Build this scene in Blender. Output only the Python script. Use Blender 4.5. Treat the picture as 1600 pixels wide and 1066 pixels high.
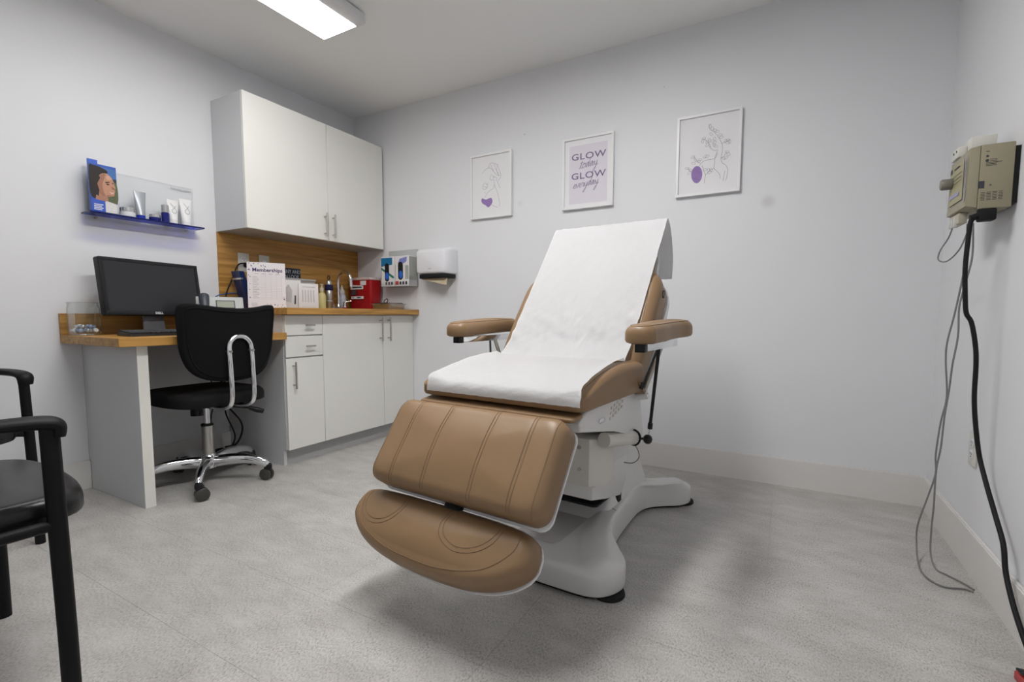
import bpy, bmesh, math, random
from mathutils import Vector, Matrix, Euler
from mathutils.bvhtree import BVHTree
random.seed(7)
R = math.radians
for o in list(bpy.data.objects): bpy.data.objects.remove(o, do_unlink=True)
scene = bpy.context.scene
C = scene.collection

# ------------------------------------------------------------------ camera
CAM = Vector((3.0318, -2.8172, 0.875)); YAW, PITCH, ROLL = 0.5139, -0.0788, 0.0022
cd = bpy.data.cameras.new('camera'); cam = bpy.data.objects.new('camera', cd); C.objects.link(cam)
fw = Vector((-math.sin(YAW)*math.cos(PITCH), math.cos(YAW)*math.cos(PITCH), math.sin(PITCH)))
rt = Vector((math.cos(YAW), math.sin(YAW), 0)); up = rt.cross(fw)
rt2 = rt*math.cos(ROLL)+up*math.sin(ROLL); up2 = -rt*math.sin(ROLL)+up*math.cos(ROLL)
m = Matrix((rt2, up2, -fw)).transposed().to_4x4(); m.translation = CAM
cam.matrix_world = m
cd.sensor_width = 36; cd.lens = 753.79/1600*36; cd.shift_y = 19.1/1600; cd.clip_start = .02
scene.camera = cam
# ------------------------------------------------------------------ world, exposure, light levels
wd = bpy.data.worlds.new('world'); scene.world = wd; wd.use_nodes = True
wd.node_tree.nodes['Background'].inputs[0].default_value = (.8, .85, 1, 1)
wd.node_tree.nodes['Background'].inputs[1].default_value = .05
vs = scene.view_settings
vs.view_transform = 'Standard'; vs.look = 'None'; vs.exposure = 0.04; vs.gamma = 1; vs.use_curve_mapping = False
PANEL_A = 13.0      # emission of the ceiling panel over the desk side
PANEL_B = 38.0       # emission of the ceiling panels on the camera's side of the room
H, W, YF = 2.416, 3.626, -3.7
BB = .1427          # baseboard height

# ------------------------------------------------------------------ helpers
def lin(c):
    if isinstance(c, str):
        c = tuple(int(c[i:i+2], 16)/255 for i in (0, 2, 4))
        c = tuple(x/12.92 if x <= .04045 else ((x+.055)/1.055)**2.4 for x in c)
    return (*c[:3], 1)
MATS = {}
def mat(name, col, rough=.5, metal=0, var=.04, vscale=30, bump=0, bscale=200, trans=0, ior=1.45, emit=None, es=0, coat=0, alpha=1, spec=.5):
    if name in MATS: return MATS[name]
    M = bpy.data.materials.new(name); M.use_nodes = True; nt = M.node_tree; N = nt.nodes; L = nt.links
    b = N['Principled BSDF']
    b.inputs['Roughness'].default_value = rough; b.inputs['Metallic'].default_value = metal
    b.inputs['Transmission Weight'].default_value = trans; b.inputs['IOR'].default_value = ior
    b.inputs['Coat Weight'].default_value = coat; b.inputs['Alpha'].default_value = alpha
    b.inputs['Specular IOR Level'].default_value = spec
    c = lin(col); b.inputs['Base Color'].default_value = c
    if var:
        tc = N.new('ShaderNodeTexCoord'); nz = N.new('ShaderNodeTexNoise'); nz.inputs['Scale'].default_value = vscale
        nz.inputs['Detail'].default_value = 4
        L.new(tc.outputs['Object'], nz.inputs['Vector'])
        mx = N.new('ShaderNodeMix'); mx.data_type = 'RGBA'
        mx.inputs['A'].default_value = tuple(x*(1-var) for x in c[:3])+(1,); mx.inputs['B'].default_value = tuple(min(1, x*(1+var)) for x in c[:3])+(1,)
        L.new(nz.outputs['Fac'], mx.inputs['Factor']); L.new(mx.outputs['Result'], b.inputs['Base Color'])
    if bump:
        tc = N.new('ShaderNodeTexCoord'); nz = N.new('ShaderNodeTexNoise'); nz.inputs['Scale'].default_value = bscale; nz.inputs['Detail'].default_value = 3
        L.new(tc.outputs['Object'], nz.inputs['Vector'])
        bp = N.new('ShaderNodeBump'); bp.inputs['Strength'].default_value = bump; bp.inputs['Distance'].default_value = .002
        L.new(nz.outputs['Fac'], bp.inputs['Height']); L.new(bp.outputs['Normal'], b.inputs['Normal'])
    if emit: b.inputs['Emission Color'].default_value = lin(emit); b.inputs['Emission Strength'].default_value = es
    MATS[name] = M; return M

def tinted_clear(name, col, rough=.05, fac=.12):
    """clear plastic: light passes through, tinted, with a glossy skin"""
    M = bpy.data.materials.new(name); M.use_nodes = True; nt = M.node_tree; N = nt.nodes; L = nt.links
    N.remove(N['Principled BSDF']); out = N['Material Output']
    t = N.new('ShaderNodeBsdfTransparent'); t.inputs[0].default_value = lin(col)
    g = N.new('ShaderNodeBsdfGlossy'); g.inputs['Roughness'].default_value = rough; g.inputs['Color'].default_value = (.9, .9, .9, 1)
    fr = N.new('ShaderNodeLayerWeight'); fr.inputs['Blend'].default_value = .25
    ad = N.new('ShaderNodeMath'); ad.operation = 'MULTIPLY_ADD'; ad.inputs[1].default_value = .45; ad.inputs[2].default_value = fac*.1
    mx = N.new('ShaderNodeMixShader')
    L.new(fr.outputs['Fresnel'], ad.inputs[0]); L.new(ad.outputs[0], mx.inputs[0]); L.new(t.outputs[0], mx.inputs[1]); L.new(g.outputs[0], mx.inputs[2])
    L.new(mx.outputs[0], out.inputs['Surface']); MATS[name] = M; return M

ROOT = {}            # object name -> world matrix of the thing it belongs to
def setp(o, label=None, cat=None, group=None, kind=None):
    for k, v in (('label', label), ('category', cat), ('group', group), ('kind', kind)):
        if v: o[k] = v
    return o
def thing(name, label, cat, loc=(0, 0, 0), rz=0, group=None):
    o = bpy.data.objects.new(name, None); C.objects.link(o); o.location = loc; o.rotation_euler = (0, 0, rz)
    o.empty_display_size = .05
    ROOT[o.name] = Matrix.Translation(loc) @ Matrix.Rotation(rz, 4, 'Z')
    return setp(o, label, cat, group)
def finish(name, bm, ma, parent=None, world=False, smooth=38, recalc=True):
    """link a bmesh as one object; world=True: its vertices are given in room coordinates"""
    if recalc: bmesh.ops.recalc_face_normals(bm, faces=bm.faces[:])
    if parent is not None and world: bm.transform(ROOT[parent.name].inverted())
    me = bpy.data.meshes.new(name); bm.to_mesh(me); bm.free()
    for x in (ma if isinstance(ma, (list, tuple)) else [ma]): me.materials.append(x)
    if smooth:
        me.polygons.foreach_set('use_smooth', [True]*len(me.polygons)); me.set_sharp_from_angle(angle=R(smooth))
    o = bpy.data.objects.new(name, me); C.objects.link(o)
    if parent is not None: o.parent = parent; ROOT[o.name] = ROOT[parent.name]
    else: ROOT[o.name] = Matrix.Identity(4)
    return o
def finish_each(name, bm, ma, parent=None, world=False, smooth=38):
    """every loose piece of a bmesh becomes an object of its own"""
    seen = set(); out = []
    for v in bm.verts:
        if v in seen: continue
        isl = {v}; st = [v]
        while st:
            q = st.pop()
            for e in q.link_edges:
                w = e.other_vert(q)
                if w not in isl: isl.add(w); st.append(w)
        seen |= isl; b2 = nb(); mp = {w: b2.verts.new(w.co) for w in isl}
        for f in {f for w in isl for f in w.link_faces}:
            g = b2.faces.new([mp[w] for w in f.verts]); g.material_index = f.material_index
        out.append(finish(name, b2, ma, parent, world, smooth))
    bm.free(); return out
def solo(name, bm, ma, label, cat, group=None, smooth=38):
    """a thing that is one mesh, origin moved to its base"""
    lo = Vector((min(v.co.x for v in bm.verts)+max(v.co.x for v in bm.verts), min(v.co.y for v in bm.verts)+max(v.co.y for v in bm.verts), 2*min(v.co.z for v in bm.verts)))/2
    bm.transform(Matrix.Translation(-lo)); o = finish(name, bm, ma, None, False, smooth); o.location = lo
    ROOT[o.name] = Matrix.Translation(lo); return setp(o, label, cat, group)
def nb(): return bmesh.new()
def box(bm, lo, hi, bev=0, seg=2, mi=0):
    lo = Vector(lo); hi = Vector(hi)
    v = [bm.verts.new((x, y, z)) for z in (lo.z, hi.z) for y in (lo.y, hi.y) for x in (lo.x, hi.x)]
    fs = [bm.faces.new([v[i] for i in f]) for f in ((0, 2, 3, 1), (4, 5, 7, 6), (0, 1, 5, 4), (2, 6, 7, 3), (0, 4, 6, 2), (1, 3, 7, 5))]
    for f in fs: f.material_index = mi
    if bev:
        es = list({e for f in fs for e in f.edges})
        bmesh.ops.bevel(bm, geom=es, offset=bev, segments=seg, affect='EDGES', profile=.5)
    return v
def obox(bm, c, ax, ay, az, hx, hy, hz, bev=0, seg=2):
    """box about c with half sizes along three axes"""
    b2 = nb(); box(b2, (-hx, -hy, -hz), (hx, hy, hz), bev, seg)
    M = Matrix((Vector(ax).normalized(), Vector(ay).normalized(), Vector(az).normalized())).transposed().to_4x4(); M.translation = Vector(c)
    b2.transform(M); join(bm, b2)
def join(bm, b2):
    me = bpy.data.meshes.new('t'); b2.to_mesh(me); b2.free(); bm.from_mesh(me); bpy.data.meshes.remove(me)
def frame_at(d):
    d = Vector(d).normalized(); a = Vector((0, 0, 1)) if abs(d.z) < .9 else Vector((1, 0, 0))
    x = a.cross(d).normalized(); return x, d.cross(x)
def cyl(bm, p0, p1, r0, r1=None, n=20, cap=True):
    r1 = r0 if r1 is None else r1; p0 = Vector(p0); p1 = Vector(p1); x, y = frame_at(p1-p0)
    a = [bm.verts.new(p0+(x*math.cos(t)+y*math.sin(t))*r0) for t in [2*math.pi*i/n for i in range(n)]]
    b = [bm.verts.new(p1+(x*math.cos(t)+y*math.sin(t))*r1) for t in [2*math.pi*i/n for i in range(n)]]
    for i in range(n): bm.faces.new((a[i], a[(i+1) % n], b[(i+1) % n], b[i]))
    if cap: bm.faces.new(a[::-1]); bm.faces.new(b)
def smooth_path(pts, n=6, closed=False):
    P = [Vector(p) for p in pts]; out = []
    K = len(P)
    for i in range(K if closed else K-1):
        if closed: p0, p1, p2, p3 = P[i-1], P[i], P[(i+1) % K], P[(i+2) % K]
        else: p0, p1, p2, p3 = P[max(i-1, 0)], P[i], P[i+1], P[min(i+2, K-1)]
        for k in range(n):
            t = k/n
            out.append(.5*((2*p1)+(p2-p0)*t+(2*p0-5*p1+4*p2-p3)*t*t+(3*p1-p0-3*p2+p3)*t**3))
    if not closed: out.append(P[-1])
    return out
def tube(bm, pts, r, n=10, sm=6, closed=False, sx=1, sy=1, up=None):
    """tube along a path; r a number or a list (one per given point); sx, sy squash the section"""
    P = smooth_path(pts, sm, closed) if sm > 1 else [Vector(p) for p in pts]
    rr = r if isinstance(r, (list, tuple)) else None; K = len(P); rings = []; px = None
    for i, p in enumerate(P):
        d = (P[(i+1) % K]-P[i-1]) if closed else (P[min(i+1, K-1)]-P[max(i-1, 0)])
        if d.length < 1e-9: d = Vector((0, 0, 1))
        d.normalize()
        if px is None:
            px = frame_at(d)[0] if up is None else Vector(up).cross(d).normalized()
        else:
            px = px-d*px.dot(d)
            px = px.normalized() if px.length > 1e-6 else frame_at(d)[0]
        py = d.cross(px)
        if rr:
            f = i/max(1, K-1)*(len(rr)-1); j = min(int(f), len(rr)-2); q = rr[j]+(rr[j+1]-rr[j])*(f-j)
        else: q = r
        rings.append([bm.verts.new(p+(px*math.cos(2*math.pi*k/n)*sx+py*math.sin(2*math.pi*k/n)*sy)*q) for k in range(n)])
    for i in range(K if closed else K-1):
        a, b = rings[i], rings[(i+1) % K]
        for k in range(n): bm.faces.new((a[k], a[(k+1) % n], b[(k+1) % n], b[k]))
    if not closed: bm.faces.new(rings[0][::-1]); bm.faces.new(rings[-1])
def lathe(bm, prof, c=(0, 0, 0), n=28, axis=None, sx=1, sy=1):
    """prof: (radius, height) pairs"""
    c = Vector(c); az = Vector(axis).normalized() if axis else Vector((0, 0, 1)); ax, ay = frame_at(az) if axis else (Vector((1, 0, 0)), Vector((0, 1, 0)))
    rings = []
    for r, h in prof:
        if r < 1e-6: rings.append([bm.verts.new(c+az*h)])
        else: rings.append([bm.verts.new(c+az*h+(ax*math.cos(2*math.pi*k/n)*sx+ay*math.sin(2*math.pi*k/n)*sy)*r) for k in range(n)])
    for a, b in zip(rings, rings[1:]):
        for k in range(n):
            q = [a[k % len(a)], a[(k+1) % len(a)], b[(k+1) % len(b)], b[k % len(b)]]
            q = list(dict.fromkeys(q))
            if len(q) > 2:
                try: bm.faces.new(q)
                except ValueError: pass
    if len(rings[0]) > 1: bm.faces.new(rings[0][::-1])
    if len(rings[-1]) > 1: bm.faces.new(rings[-1])
def prism(bm, pts, h0, h1, M=None, bev=0, seg=2):
    """polygon (u,v) extruded from h0 to h1; M maps (u,v,h) to 3D"""
    M = M or (lambda u, v, h: (u, v, h)); b2 = nb()
    a = [b2.verts.new((u, v, h0)) for u, v in pts]; b = [b2.verts.new((u, v, h1)) for u, v in pts]; n = len(pts)
    fs = [b2.faces.new(a[::-1]), b2.faces.new(b)]
    for i in range(n): b2.faces.new((a[i], a[(i+1) % n], b[(i+1) % n], b[i]))
    if bev:
        es = [e for f in fs for e in f.edges]
        bmesh.ops.bevel(b2, geom=es, offset=bev, segments=seg, affect='EDGES', profile=.5)
    for v in b2.verts: v.co = Vector(M(*v.co))
    join(bm, b2)
def rrect(x0, x1, y0, y1, r, n=6):
    o = []
    for cx, cy, a in ((x1-r, y1-r, 0), (x0+r, y1-r, 90), (x0+r, y0+r, 180), (x1-r, y0+r, 270)):
        for k in range(n+1): t = R(a+90*k/n); o.append((cx+r*math.cos(t), cy+r*math.sin(t)))
    return o
def densify(pts, step):
    out = []
    for i, p in enumerate(pts):
        q = pts[(i+1) % len(pts)]; d = math.dist(p, q); k = max(1, int(round(d/step)))
        for j in range(k): out.append((p[0]+(q[0]-p[0])*j/k, p[1]+(q[1]-p[1])*j/k))
    return out
def cushion(bm, outl, th, rnd, puff, M, hf=None, ctr=None, rings=14, step=.012):
    """upholstered pad: rounded rim, domed top. M(u,v,h) -> 3D, hf(u,v) adds to the top"""
    outl = densify(outl, step)
    us = [p[0] for p in outl]; vs_ = [p[1] for p in outl]
    cu, cv = ctr or ((min(us)+max(us))/2, (min(vs_)+max(vs_))/2); hu = max(max(us)-cu, cu-min(us)); hv = max(max(vs_)-cv, cv-min(vs_))
    prof = [(rnd*.35, 0), (rnd*.1, rnd*.12), (0, rnd*.35)]
    for k in range(7):
        t = k/6*math.pi/2; prof.append((rnd*(1-math.cos(t)), th-rnd+rnd*math.sin(t)))
    R0 = []
    for ins, h in prof:
        su, sv = 1-ins/hu, 1-ins/hv
        R0.append([(cu+(u-cu)*su, cv+(v-cv)*sv, h) for u, v in outl])
    su0, sv0 = 1-rnd/hu, 1-rnd/hv
    for k in range(1, rings+1):
        f = 1-k/rings*.985; hh = th+puff*(1-f*f)
        R0.append([(cu+(u-cu)*su0*f, cv+(v-cv)*sv0*f, hh) for u, v in outl])
    vr = []
    for i, rg in enumerate(R0):
        row = []
        for u, v, h in rg:
            if hf and h > rnd*.5: h += hf(u, v)*min(1, (h-rnd*.3)/max(1e-6, th-rnd*.3))
            row.append(bm.verts.new(M(u, v, h)))
        vr.append(row)
    n = len(outl)
    for a, b in zip(vr, vr[1:]):
        for k in range(n): bm.faces.new((a[k], a[(k+1) % n], b[(k+1) % n], b[k]))
    bm.faces.new(vr[0][::-1]); bm.faces.new(vr[-1])
def seam_on(bm_pad, bmo, pts, M, r=.0011, hi=.3, sm=8, closed=False):
    """stitched line laid on a pad: points (u,v) are dropped on the pad along its normal"""
    bv = BVHTree.FromBMesh(bm_pad); n = (Vector(M(0, 0, 1))-Vector(M(0, 0, 0))).normalized(); out = []
    P = smooth_path([Vector((u, v, 0)) for u, v in pts], sm, closed)
    for p in P:
        h = bv.ray_cast(Vector(M(p.x, p.y, hi)), -n)
        if h[0] is not None: out.append(h[0]+n*r*.3)
    if len(out) > 2: tube(bmo, out, r, n=6, sm=1)
def ribbon(bm, pts, w, M, sm=5, th=.0004):
    P = smooth_path([Vector((u, v, 0)) for u, v in pts], sm); K = len(P); L_ = []; 
    for i, p in enumerate(P):
        d = P[min(i+1, K-1)]-P[max(i-1, 0)]
        if d.length < 1e-9: d = Vector((1, 0, 0))
        d.normalize(); n = Vector((-d.y, d.x, 0))*w/2
        L_.append((bm.verts.new(M(p.x+n.x, p.y+n.y, th)), bm.verts.new(M(p.x-n.x, p.y-n.y, th))))
    for a, b in zip(L_, L_[1:]): bm.faces.new((a[0], b[0], b[1], a[1]))
def flat(bm, pts, M, h=.0003, mi=0):
    f = bm.faces.new([bm.verts.new(M(u, v, h)) for u, v in pts]); f.material_index = mi
def rect(x0, x1, y0, y1): return [(x0, y0), (x1, y0), (x1, y1), (x0, y1)]
def ell(cx, cy, rx, ry, n=20, rot=0):
    c, s = math.cos(rot), math.sin(rot)
    return [(cx+rx*math.cos(t)*c-ry*math.sin(t)*s, cy+rx*math.cos(t)*s+ry*math.sin(t)*c) for t in [2*math.pi*k/n for k in range(n)]]
def text_bm(s, size, M, h=.0006, align='CENTER', xs=1, bold=0, space=1):
    cu = bpy.data.curves.new('txt', 'FONT'); cu.body = s; cu.size = size; cu.align_x = align; cu.resolution_u = 3; cu.offset = bold; cu.space_character = space
    o = bpy.data.objects.new('txt', cu); C.objects.link(o); bpy.context.view_layer.update()
    me = bpy.data.meshes.new_from_object(o.evaluated_get(bpy.context.evaluated_depsgraph_get()))
    bm = nb(); bm.from_mesh(me); bpy.data.objects.remove(o, do_unlink=True); bpy.data.meshes.remove(me)
    for v in bm.verts: v.co = Vector(M(v.co.x*xs, v.co.y, h))
    return bm
def plane_map(o, ax, ay):
    o = Vector(o); ax = Vector(ax).normalized(); ay = Vector(ay).normalized(); az = ax.cross(ay)
    return lambda u, v, h: o+ax*u+ay*v+az*h
def dup(root, loc, rz, label=None, group=None):
    r = root.copy(); C.objects.link(r); r.location = loc; r.rotation_euler = (0, 0, rz)
    if label: r['label'] = label
    if group: r['group'] = group
    for ch in list(root.children):
        c = ch.copy(); C.objects.link(c); c.parent = r
        for g in list(ch.children):
            d = g.copy(); C.objects.link(d); d.parent = c
    return r

# ------------------------------------------------------------------ materials
def wall_mat():
    M = mat('wall_paint', (.745, .75, .77), .55, var=.012, vscale=1.5, bump=.06, bscale=350)
    nt = M.node_tree; N = nt.nodes; L = nt.links; b = N['Principled BSDF']
    src = b.inputs['Base Color'].links[0].from_socket; g = N.new('ShaderNodeNewGeometry')
    # rubbed patches and a filled nail hole on the paint
    for (p, r, d) in (((2.932, 0, 1.453), .045, .84), ((1.50, 0, 1.60), .03, .95), ((1.53, 0, 2.03), .007, .6), ((2.40, 0, 2.13), .006, .72)):
        vm = N.new('ShaderNodeVectorMath'); vm.operation = 'DISTANCE'; vm.inputs[1].default_value = p; L.new(g.outputs['Position'], vm.inputs[0])
        mr = N.new('ShaderNodeMapRange'); mr.interpolation_type = 'SMOOTHSTEP'; mr.inputs[1].default_value = r*.2; mr.inputs[2].default_value = r; mr.inputs[3].default_value = 1; mr.inputs[4].default_value = 0
        L.new(vm.outputs['Value'], mr.inputs[0])
        mx = N.new('ShaderNodeMix'); mx.data_type = 'RGBA'; mx.inputs['B'].default_value = (.745*d, .745*d, .75*d, 1)
        L.new(mr.outputs[0], mx.inputs['Factor']); L.new(src, mx.inputs['A']); src = mx.outputs['Result']
    L.new(src, b.inputs['Base Color']); return M
def floor_mat():
    M = bpy.data.materials.new('stone_vinyl'); M.use_nodes = True; nt = M.node_tree; N = nt.nodes; L = nt.links; b = N['Principled BSDF']
    b.inputs['Roughness'].default_value = .42; b.inputs['Specular IOR Level'].default_value = .35
    g = N.new('ShaderNodeNewGeometry'); oi = N.new('ShaderNodeObjectInfo')
    def noise(sc, det, st=(1, 1, 1)):
        mp = N.new('ShaderNodeMapping'); mp.inputs['Scale'].default_value = st; mp.inputs['Rotation'].default_value = (0, 0, .5)
        L.new(g.outputs['Position'], mp.inputs[0])
        n = N.new('ShaderNodeTexNoise'); n.inputs['Scale'].default_value = sc; n.inputs['Detail'].default_value = det; n.inputs['Roughness'].default_value = .6
        L.new(mp.outputs[0], n.inputs['Vector']); return n.outputs['Fac']
    def ramp(s, a, c):
        r = N.new('ShaderNodeMapRange'); r.inputs[1].default_value = a; r.inputs[2].default_value = c; L.new(s, r.inputs[0]); return r.outputs[0]
    def mix(f, a, c):
        m = N.new('ShaderNodeMix'); m.data_type = 'RGBA'; L.new(f, m.inputs['Factor'])
        for k, x in (('A', a), ('B', c)):
            if isinstance(x, tuple): m.inputs[k].default_value = x
            else: L.new(x, m.inputs[k])
        return m.outputs['Result']
    base = mix(ramp(noise(5, 4, (1, 2.2, 1)), .3, .7), (.43, .415, .395, 1), (.55, .535, .515, 1))
    spk = N.new('ShaderNodeMath'); spk.operation = 'MULTIPLY'
    L.new(ramp(noise(240, 5, (1, .55, 1)), .44, .72), spk.inputs[0]); L.new(ramp(noise(9, 5, (1, 1.6, 1)), .18, .58), spk.inputs[1])
    c = mix(spk.outputs[0], base, (.20, .187, .17, 1))
    lt = N.new('ShaderNodeMath'); lt.operation = 'MULTIPLY'; lt.inputs[1].default_value = .45
    L.new(ramp(noise(150, 3), .56, .72), lt.inputs[0]); c = mix(lt.outputs[0], c, (.68, .67, .65, 1))
    hv = N.new('ShaderNodeHueSaturation'); mr = N.new('ShaderNodeMapRange'); mr.inputs[3].default_value = .965; mr.inputs[4].default_value = 1.035
    L.new(oi.outputs['Random'], mr.inputs[0]); L.new(mr.outputs[0], hv.inputs['Value']); L.new(c, hv.inputs['Color'])
    L.new(hv.outputs[0], b.inputs['Base Color'])
    bp = N.new('ShaderNodeBump'); bp.inputs['Strength'].default_value = .12; bp.inputs['Distance'].default_value = .001
    L.new(noise(230, 4, (1, .6, 1)), bp.inputs['Height']); L.new(bp.outputs[0], b.inputs['Normal'])
    MATS['stone_vinyl'] = M; return M
def wood_mat(name='oak_laminate', horiz='y'):
    M = bpy.data.materials.new(name); M.use_nodes = True; nt = M.node_tree; N = nt.nodes; L = nt.links; b = N['Principled BSDF']
    b.inputs['Roughness'].default_value = .42
    g = N.new('ShaderNodeNewGeometry'); mp = N.new('ShaderNodeMapping'); mp.inputs['Scale'].default_value = (12, .9, 16); L.new(g.outputs['Position'], mp.inputs[0])
    n = N.new('ShaderNodeTexNoise'); n.inputs['Scale'].default_value = 3; n.inputs['Detail'].default_value = 6; n.inputs['Distortion'].default_value = .6; L.new(mp.outputs[0], n.inputs['Vector'])
    r = N.new('ShaderNodeValToRGB'); e = r.color_ramp.elements; e[0].position = .32; e[0].color = lin('96692c'); e[1].position = .7; e[1].color = lin('c79850')
    L.new(n.outputs['Fac'], r.inputs[0]); L.new(r.outputs[0], b.inputs['Base Color']); MATS[name] = M; return M
m_wall = wall_mat(); m_floor = floor_mat(); m_wood = wood_mat()
m_ceil = mat('ceiling_paint', (.88, .88, .87), .7, var=.01, vscale=2, bump=.05, bscale=300)
m_base = mat('baseboard_paint', (.70, .685, .665), .4, var=.01)
m_lam = mat('white_laminate', (.79, .785, .745), .38, var=.012, vscale=4)
m_lamedge = mat('laminate_edge', (.78, .77, .72), .4, var=.01)
m_carc = mat('grey_white_carcass', (.62, .63, .645), .45, var=.01)
m_toe = mat('toe_kick_grey', (.42, .42, .42), .45, var=.03)
m_steel = mat('brushed_steel', (.50, .48, .44), .32, 1, var=.05, vscale=80)
m_chrome = mat('chrome', (.82, .83, .85), .07, 1, var=.01)
m_black = mat('black_plastic', (.008, .008, .009), .38, var=.1, spec=.35)
m_rubber = mat('black_rubber', (.009, .009, .010), .6, var=.1, spec=.3)
m_white = mat('white_plastic', (.78, .78, .79), .32, var=.01)
m_leather = mat('tan_leather', (.245, .152, .079), .40, var=.07, vscale=14, bump=.10, bscale=420)
m_thread = mat('tan_thread', (.20, .125, .068), .7, var=.05)
m_shell = mat('chair_shell', (.70, .69, .68), .33, var=.012)
m_shell2 = mat('chair_housing_cream', (.66, .645, .60), .35, var=.012)

# ------------------------------------------------------------------ the room
def struct(name, bm, ma, parent=None, smooth=38):
    o = finish(name, bm, ma, parent, False, smooth); o['kind'] = 'structure'; return o
bm = nb(); box(bm, (-.1, YF-.1, -.06), (W+.1, .1, -.0012)); floor = struct('floor', bm, mat('joint_grey', (.34, .33, .31), .7))
# stone-look vinyl tiles, 305 x 610 mm, laid in a square grid
xs_ = [0.0]+[x for x in [3.012-.61*k for k in range(6, -2, -1)] if 0.02 < x < W-.02]+[W]
ys_ = [0.0]+[y for y in [-.03-.305*k for k in range(1, 14)] if y > YF+.03]+[YF]
tile_mesh = {}
for i in range(len(xs_)-1):
    for j in range(len(ys_)-1):
        x0, x1, y1, y0 = xs_[i], xs_[i+1], ys_[j], ys_[j+1]; key = (round(x1-x0, 3), round(y1-y0, 3)); gp = .0003
        if key not in tile_mesh:
            bm = nb(); a = key[0]/2-gp; b_ = key[1]/2-gp; box(bm, (-a, -b_, -.004), (a, b_, 0))
            me = bpy.data.meshes.new('floor_tile'); bm.to_mesh(me); bm.free(); me.materials.append(m_floor); tile_mesh[key] = me
        o = bpy.data.objects.new('floor_tile', tile_mesh[key]); C.objects.link(o); o.parent = floor; o.location = ((x0+x1)/2, (y0+y1)/2, 0)
bm = nb(); box(bm, (-.1, YF-.1, H), (W+.1, .1, H+.1)); struct('ceiling', bm, m_ceil)
bm = nb(); box(bm, (-.1, YF-.1, -.002), (0, .1, H)); struct('wall_left', bm, m_wall)
bm = nb(); box(bm, (0, 0, -.002), (W, .1, H)); struct('wall_back', bm, m_wall)
bm = nb(); box(bm, (W, YF-.1, -.002), (W+.1, .1, H)); struct('wall_right', bm, m_wall)
bm = nb(); box(bm, (0, YF-.1, -.002), (W, YF, H)); struct('wall_front', bm, m_wall)
def bboard(name, lo, hi, nx=0, ny=0):
    bm = nb(); v = box(bm, lo, hi)
    for q in v:                                   # small chamfer on the room side of the top
        pass
    es = [e for e in bm.edges if all(w.co.z > hi[2]-.001 for w in e.verts)]
    bmesh.ops.bevel(bm, geom=es, offset=.004, segments=2, affect='EDGES'); struct(name, bm, m_base)
T = .015
bboard('baseboard_back', (.60, -T, 0), (W-T, 0, BB)); bboard('baseboard_right', (W-T, YF, 0), (W, 0, BB))
bboard('baseboard_left', (0, YF, 0), (T, -1.7885, BB)); bboard('baseboard_left', (0, -1.744, 0), (T, -1.081, BB)); bboard('baseboard_front', (T, YF, 0), (W-T, YF+T, BB))

# ------------------------------------------------------------------ ceiling lights
m_diff = [mat('panel_light_a', (.9, .9, .9), .5, var=0, emit=(1, .99, .975), es=PANEL_A), mat('panel_light_b', (.9, .9, .9), .5, var=0, emit=(1, .99, .98), es=PANEL_B)]
m_fix = mat('fixture_enamel', (.72, .72, .72), .4, var=.01)
def ceil_light(x0, x1, y0, y1, label, md, fl=.055):
    t = thing('ceiling_light', label, 'ceiling light', ((x0+x1)/2, (y0+y1)/2, H-.06), group='slim ceiling light panels')
    bm = nb(); box(bm, (x0-.012, y0-.012, H-.058), (x1+fl, y1+.012, H-.008), .002); box(bm, (x0+.03, y0+.03, H-.01), (x1-.03, y1-.03, H)); finish('housing', bm, m_fix, t, True)
    bm = nb(); box(bm, (x0, y0, H-.0605), (x1, y1, H-.0575)); finish('diffuser', bm, md, t, True)
ceil_light(.805, 1.045, -2.15, -.942, 'slim white ceiling light panel above the desk side of the room', m_diff[0])
ceil_light(2.05, 2.29, -2.35, -1.15, 'slim white ceiling light panel above the tan treatment chair, outside the picture', m_diff[1])

# ------------------------------------------------------------------ fitted cabinets on the left wall
def bar_handle(par, p, axis, ln, out, r=.0055):
    """bar pull: centre p on the door face, bar along axis, standing off along out"""
    p = Vector(p); a = Vector(axis).normalized(); o = Vector(out).normalized(); bm = nb()
    cyl(bm, p+o*.03-a*ln/2, p+o*.03+a*ln/2, r, n=14)
    for s in (-1, 1): cyl(bm, p+a*s*(ln/2-.022), p+o*.03+a*s*(ln/2-.022), r*.75, n=10)
    h = finish('handle', bm, m_steel, par, True); h['label'] = 'brushed steel bar handle'; return h
def door(par, name, x, y0, y1, z0, z1, th=.018):
    bm = nb(); box(bm, (x-th, y0, z0), (x, y1, z1), .0012, 1); return finish(name, bm, m_lam, par, True)
X_ = (1, 0, 0)
# wall cabinet
t = thing('wall_cabinet', 'white two-door wall cabinet hung above the oak backsplash', 'cabinet', (.155, -.56, 1.377))
bm = nb(); box(bm, (.001, -1.1065, 1.377), (.294, -.0175, 2.1417), .001, 1); finish('body', bm, m_carc, t, True)
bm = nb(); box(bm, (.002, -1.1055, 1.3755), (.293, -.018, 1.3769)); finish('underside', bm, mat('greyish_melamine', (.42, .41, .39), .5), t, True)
bm = nb(); box(bm, (.2945, -1.1065, 1.377), (.2965, -.0175, 2.1417)); finish('edge_band', bm, m_lamedge, t, True)
d = door(t, 'door', .3128, -1.1065, -.5335, 1.3765, 2.1417); bar_handle(d, (.3128, -.567, 1.475), (0, 0, 1), .155, X_)
d = door(t, 'door', .3128, -.5305, -.0175, 1.3765, 2.1417); bar_handle(d, (.3128, -.499, 1.475), (0, 0, 1), .155, X_)
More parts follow.
